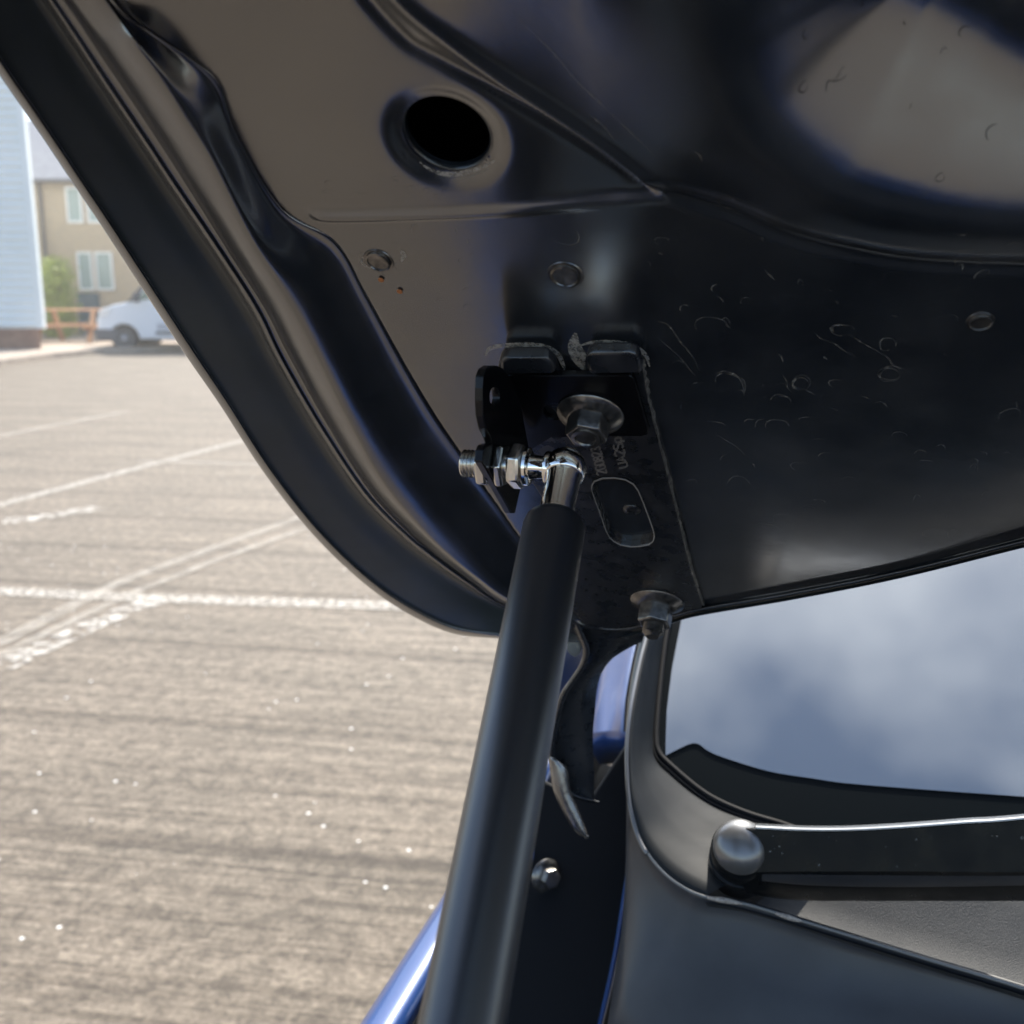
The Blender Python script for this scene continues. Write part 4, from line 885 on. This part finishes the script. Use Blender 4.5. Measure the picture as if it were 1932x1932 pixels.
# front panel of the cowl below rim, going down
RB = [np.append(p, t) for p, t in zip([(1186, 1400), (1186, 1460), (1191, 1520), (1205, 1575), (1228, 1618), (1262, 1655), (1300, 1680)], [.69, .675, .66, .648, .635, .622, .612])] + [np.append(p, t) for p, t in zip(rim, rimt)]
top_r = cat(RB, 6); bot = cat([np.append(p, t) for p, t in zip([(1182, 1500), (1181, 1600), (1178, 1680), (1172, 1760), (1160, 1840), (1148, 1920), (1140, 1990), (1180, 2040), (1240, 2080), (1340, 2100), (1480, 2110), (1700, 2120), (1932, 2130), (2350, 2200), (3300, 2560)], [.70, .68, .665, .65, .635, .62, .61, .595, .58, .57, .56,   .535, .51, .46, .385])], 6)
nn_ = min(len(top_r), len(bot))
rows = []
for s, hh in [(0, .001), (.02, .004), (.1, .007), (.35, .004), (.7, 0), (1, 0)]:
    rows.append([at(a[0] * (1 - s) + b[0] * s, a[1] * (1 - s) + b[1] * s, a[2] * (1 - s) + b[2] * s + hh) for a, b in zip(top_r[:nn_], bot[:nn_])])
fp = MB().loft(rows).build('cowl_front', M['slate'], COW, smooth=True, solid=.002)
def on_front(x, y):     # approximate depth of that panel
    return .66 - (y - 1640) * .00016 - (x - 1200) * .00012
# inner wing edge left of the panel, its bluish glint painted as a strip
be = cat([(1190, 1640), (1178, 1720), (1165, 1800), (1148, 1880), (1128, 1960), (1110, 2030)], 5)
MB().loft([[at(x - 9, y, .70) for x, y in be], [at(x - 3, y, .69) for x, y in be], [at(x + 3, y, .70) for x, y in be]]).build('flange', M['blue'], CAR, smooth=True, solid=.001)

# --- wiper
WP = bpy.data.objects.new('wiper', None); COL.objects.link(WP); WP.parent = CAR; WP['label'] = 'black wiper arm with a rounded pivot cap'
ct = at(1397, 1600, .60); cax = unit(WN * .75 - cF * .35 - Lw * .05)
tops = cat([(1392, 1556), (1450, 1559), (1520, 1562), (1600, 1562), (1700, 1557), (1820, 1548), (1932, 1540), (2300, 1500), (3000, 1420)], 5)
bots = cat([(1392, 1648), (1450, 1646), (1520, 1645), (1600, 1645), (1700, 1645), (1820, 1646), (1932, 1646), (2300, 1640), (3000, 1560)], 5)
und = cat([(1392, 1655), (1450, 1662), (1520, 1668), (1600, 1671), (1700, 1672), (1820, 1671), (1932, 1669), (2300, 1665), (3000, 1580)], 5)
lowr = cat([(1380, 1676), (1450, 1690), (1520, 1696), (1600, 1697), (1700, 1697), (1820, 1697), (1932, 1697), (2300, 1695), (3000, 1605)], 5)
def wt(x): return .594 - (x - 1397) * .00011
rows = [[at(x, y + 3, wt(x) + .020) for x, y in lowr], [at(x, y, wt(x) + .014) for x, y in lowr], [at(x, y, wt(x) + .004) for x, y in und], [at(x, y, wt(x) - .001) for x, y in bots], [at(x, y - 1, wt(x) - .0015) for x, y in bots],
        [at(x, y + 7.5, wt(x)) for x, y in tops], [at(x, y + 5, wt(x) + .0008) for x, y in tops], [at(x, y - 4, wt(x) + .015) for x, y in tops], [at(x, y - 2, wt(x) + .022) for x, y in tops]]
MB().loft(rows).build('wiper_arm', M['wiper'], WP, smooth=True, sharp=35)
M['wiper_sheen'] = mat('arm_edge_sheen', (0.05, 0.055, 0.06), 0.18, ior=4.5)  # strip added to boost the sky sheen along the arm's top
MB().loft([[at(x, y + 5.5, wt(x) - .0012) for x, y in tops[3:]], [at(x, y + 3.5, wt(x) - .0012) for x, y in tops[3:]], [at(x, y - 1, wt(x) + .006) for x, y in tops[3:]], [at(x, y - 4.6, wt(x) + .014) for x, y in tops[3:]]]).build('arm_sheen', M['wiper_sheen'], WP, smooth=True)
MB().loft([[at(x, y - 1, wt(x) - .0008) for x, y in bots[4:]], [at(x, y + .5, wt(x) + .0030) for x, y in und[4:]], [at(x, y + 1.5, wt(x) + .0042) for x, y in und[4:]]]).build('arm_lower_edge', M['slate'], WP, smooth=True)
# rounded head of the arm round the spindle
mb = MB(); mb.lathe([(.0165, -.018), (.0172, -.004), (.0168, .000), (.0155, .0015)], ct, cax, 48); mb.build('arm_head', M['wiper'], WP, smooth=True, sharp=50)
MB().lathe([(.0158, .0), (.0158, .0025), (.0150, .0055), (.0128, .0088), (.0095, .0112), (.005, .0126), (.0006, .013)], ct + cax * .0012, cax, 64).build('pivot_cap', M['cap'], WP, smooth=True, sharp=60)
MB().lathe([(.019, -.04), (.018, -.018)], ct, cax, 40).build('pivot_base', M['plastic_dark'], WP, smooth=True, sharp=60)
mb = MB(); rd = random.Random(9)
for k in range(26):
    x = rd.uniform(1450, 1930); y = rd.uniform(1572, 1640); r_ = abs(rd.gauss(0, .0003)) + .00015
    mb.lathe([(r_, 0), (r_ * .7, .0001)], at(x, y, wt(x) - .0016 ), -cF, 7)
tag(mb.build('dirt_spots', M['dust'], WP), kind='stuff'); 
# engine bay tray below and around the camera
mb = MB()
tray = [[body(-.19, -.88, FZ - .45), body(1.0, -.88, FZ - .45)], [body(-.19, .55, FZ - .38), body(1.0, .50, FZ - .38)], [body(-.19, .70, FZ - .1), body(1.0, .58, FZ - .1)]]
mb.loft(tray)
mb.build('engine_bay', M['bay'], CAR, solid=.01)
mb = MB(); mb.box((-.05, -.5, -.12), (.9, .32, .0), fr=[Lw, Rw, Zw], o=body(.0, .0, FZ - .26)); mb.build('engine_cover', M['bay'], CAR, bevel=(.04, 4))
mb = MB(); mb.box((-.36, -.97, -.62), (1.12, -.87, -.07), fr=[Lw, Rw, Zw], o=body(0, 0, FZ)); mb.build('front_panel', M['blue'], CAR, bevel=(.03, 3))
mb = MB(); mb.box((1.0, -.88, -.62), (1.12, 1.1, -.08), fr=[Lw, Rw, Zw], o=body(0, 0, FZ)); mb.build('far_wing', M['blue'], CAR, bevel=(.03, 3))
for l in (-.30, .95):
    for r_ in (-.25, 2.3):
        c = body(l, r_, .32); wh = MB().lathe([(.2, 0), (.3, 0), (.32, .03), (.32, .19), (.3, .22), (.2, .22)], c - Lw * .03, Lw, 32).build('wheel', M['tyre'], CAR, smooth=True, sharp=40)
MB().box((-.3, 1.1, -.75), (1.5, 3.1, -.55), fr=[Lw, Rw, Zw], o=body(0, 0, FZ)).build('floor_pan', M['bay'], CAR)

# air volume added to stand in for veiling lens glare
hz = bpy.data.materials.new('glare_veil_air'); hz.use_nodes = True; t_ = hz.node_tree
for n_ in list(t_.nodes): t_.nodes.remove(n_)
ho = t_.nodes.new('ShaderNodeOutputMaterial'); pv_ = t_.nodes.new('ShaderNodeVolumePrincipled'); pv_.inputs['Density'].default_value = 0.0036; pv_.inputs['Color'].default_value = (1, 0.97, 0.92, 1); pv_.inputs['Anisotropy'].default_value = 0.45
t_.links.new(pv_.outputs[0], ho.inputs['Volume'])
tag(MB().box((-95, -65, -1.2), (95, 165, 13)).build('glare_veil', hz), kind='stuff')
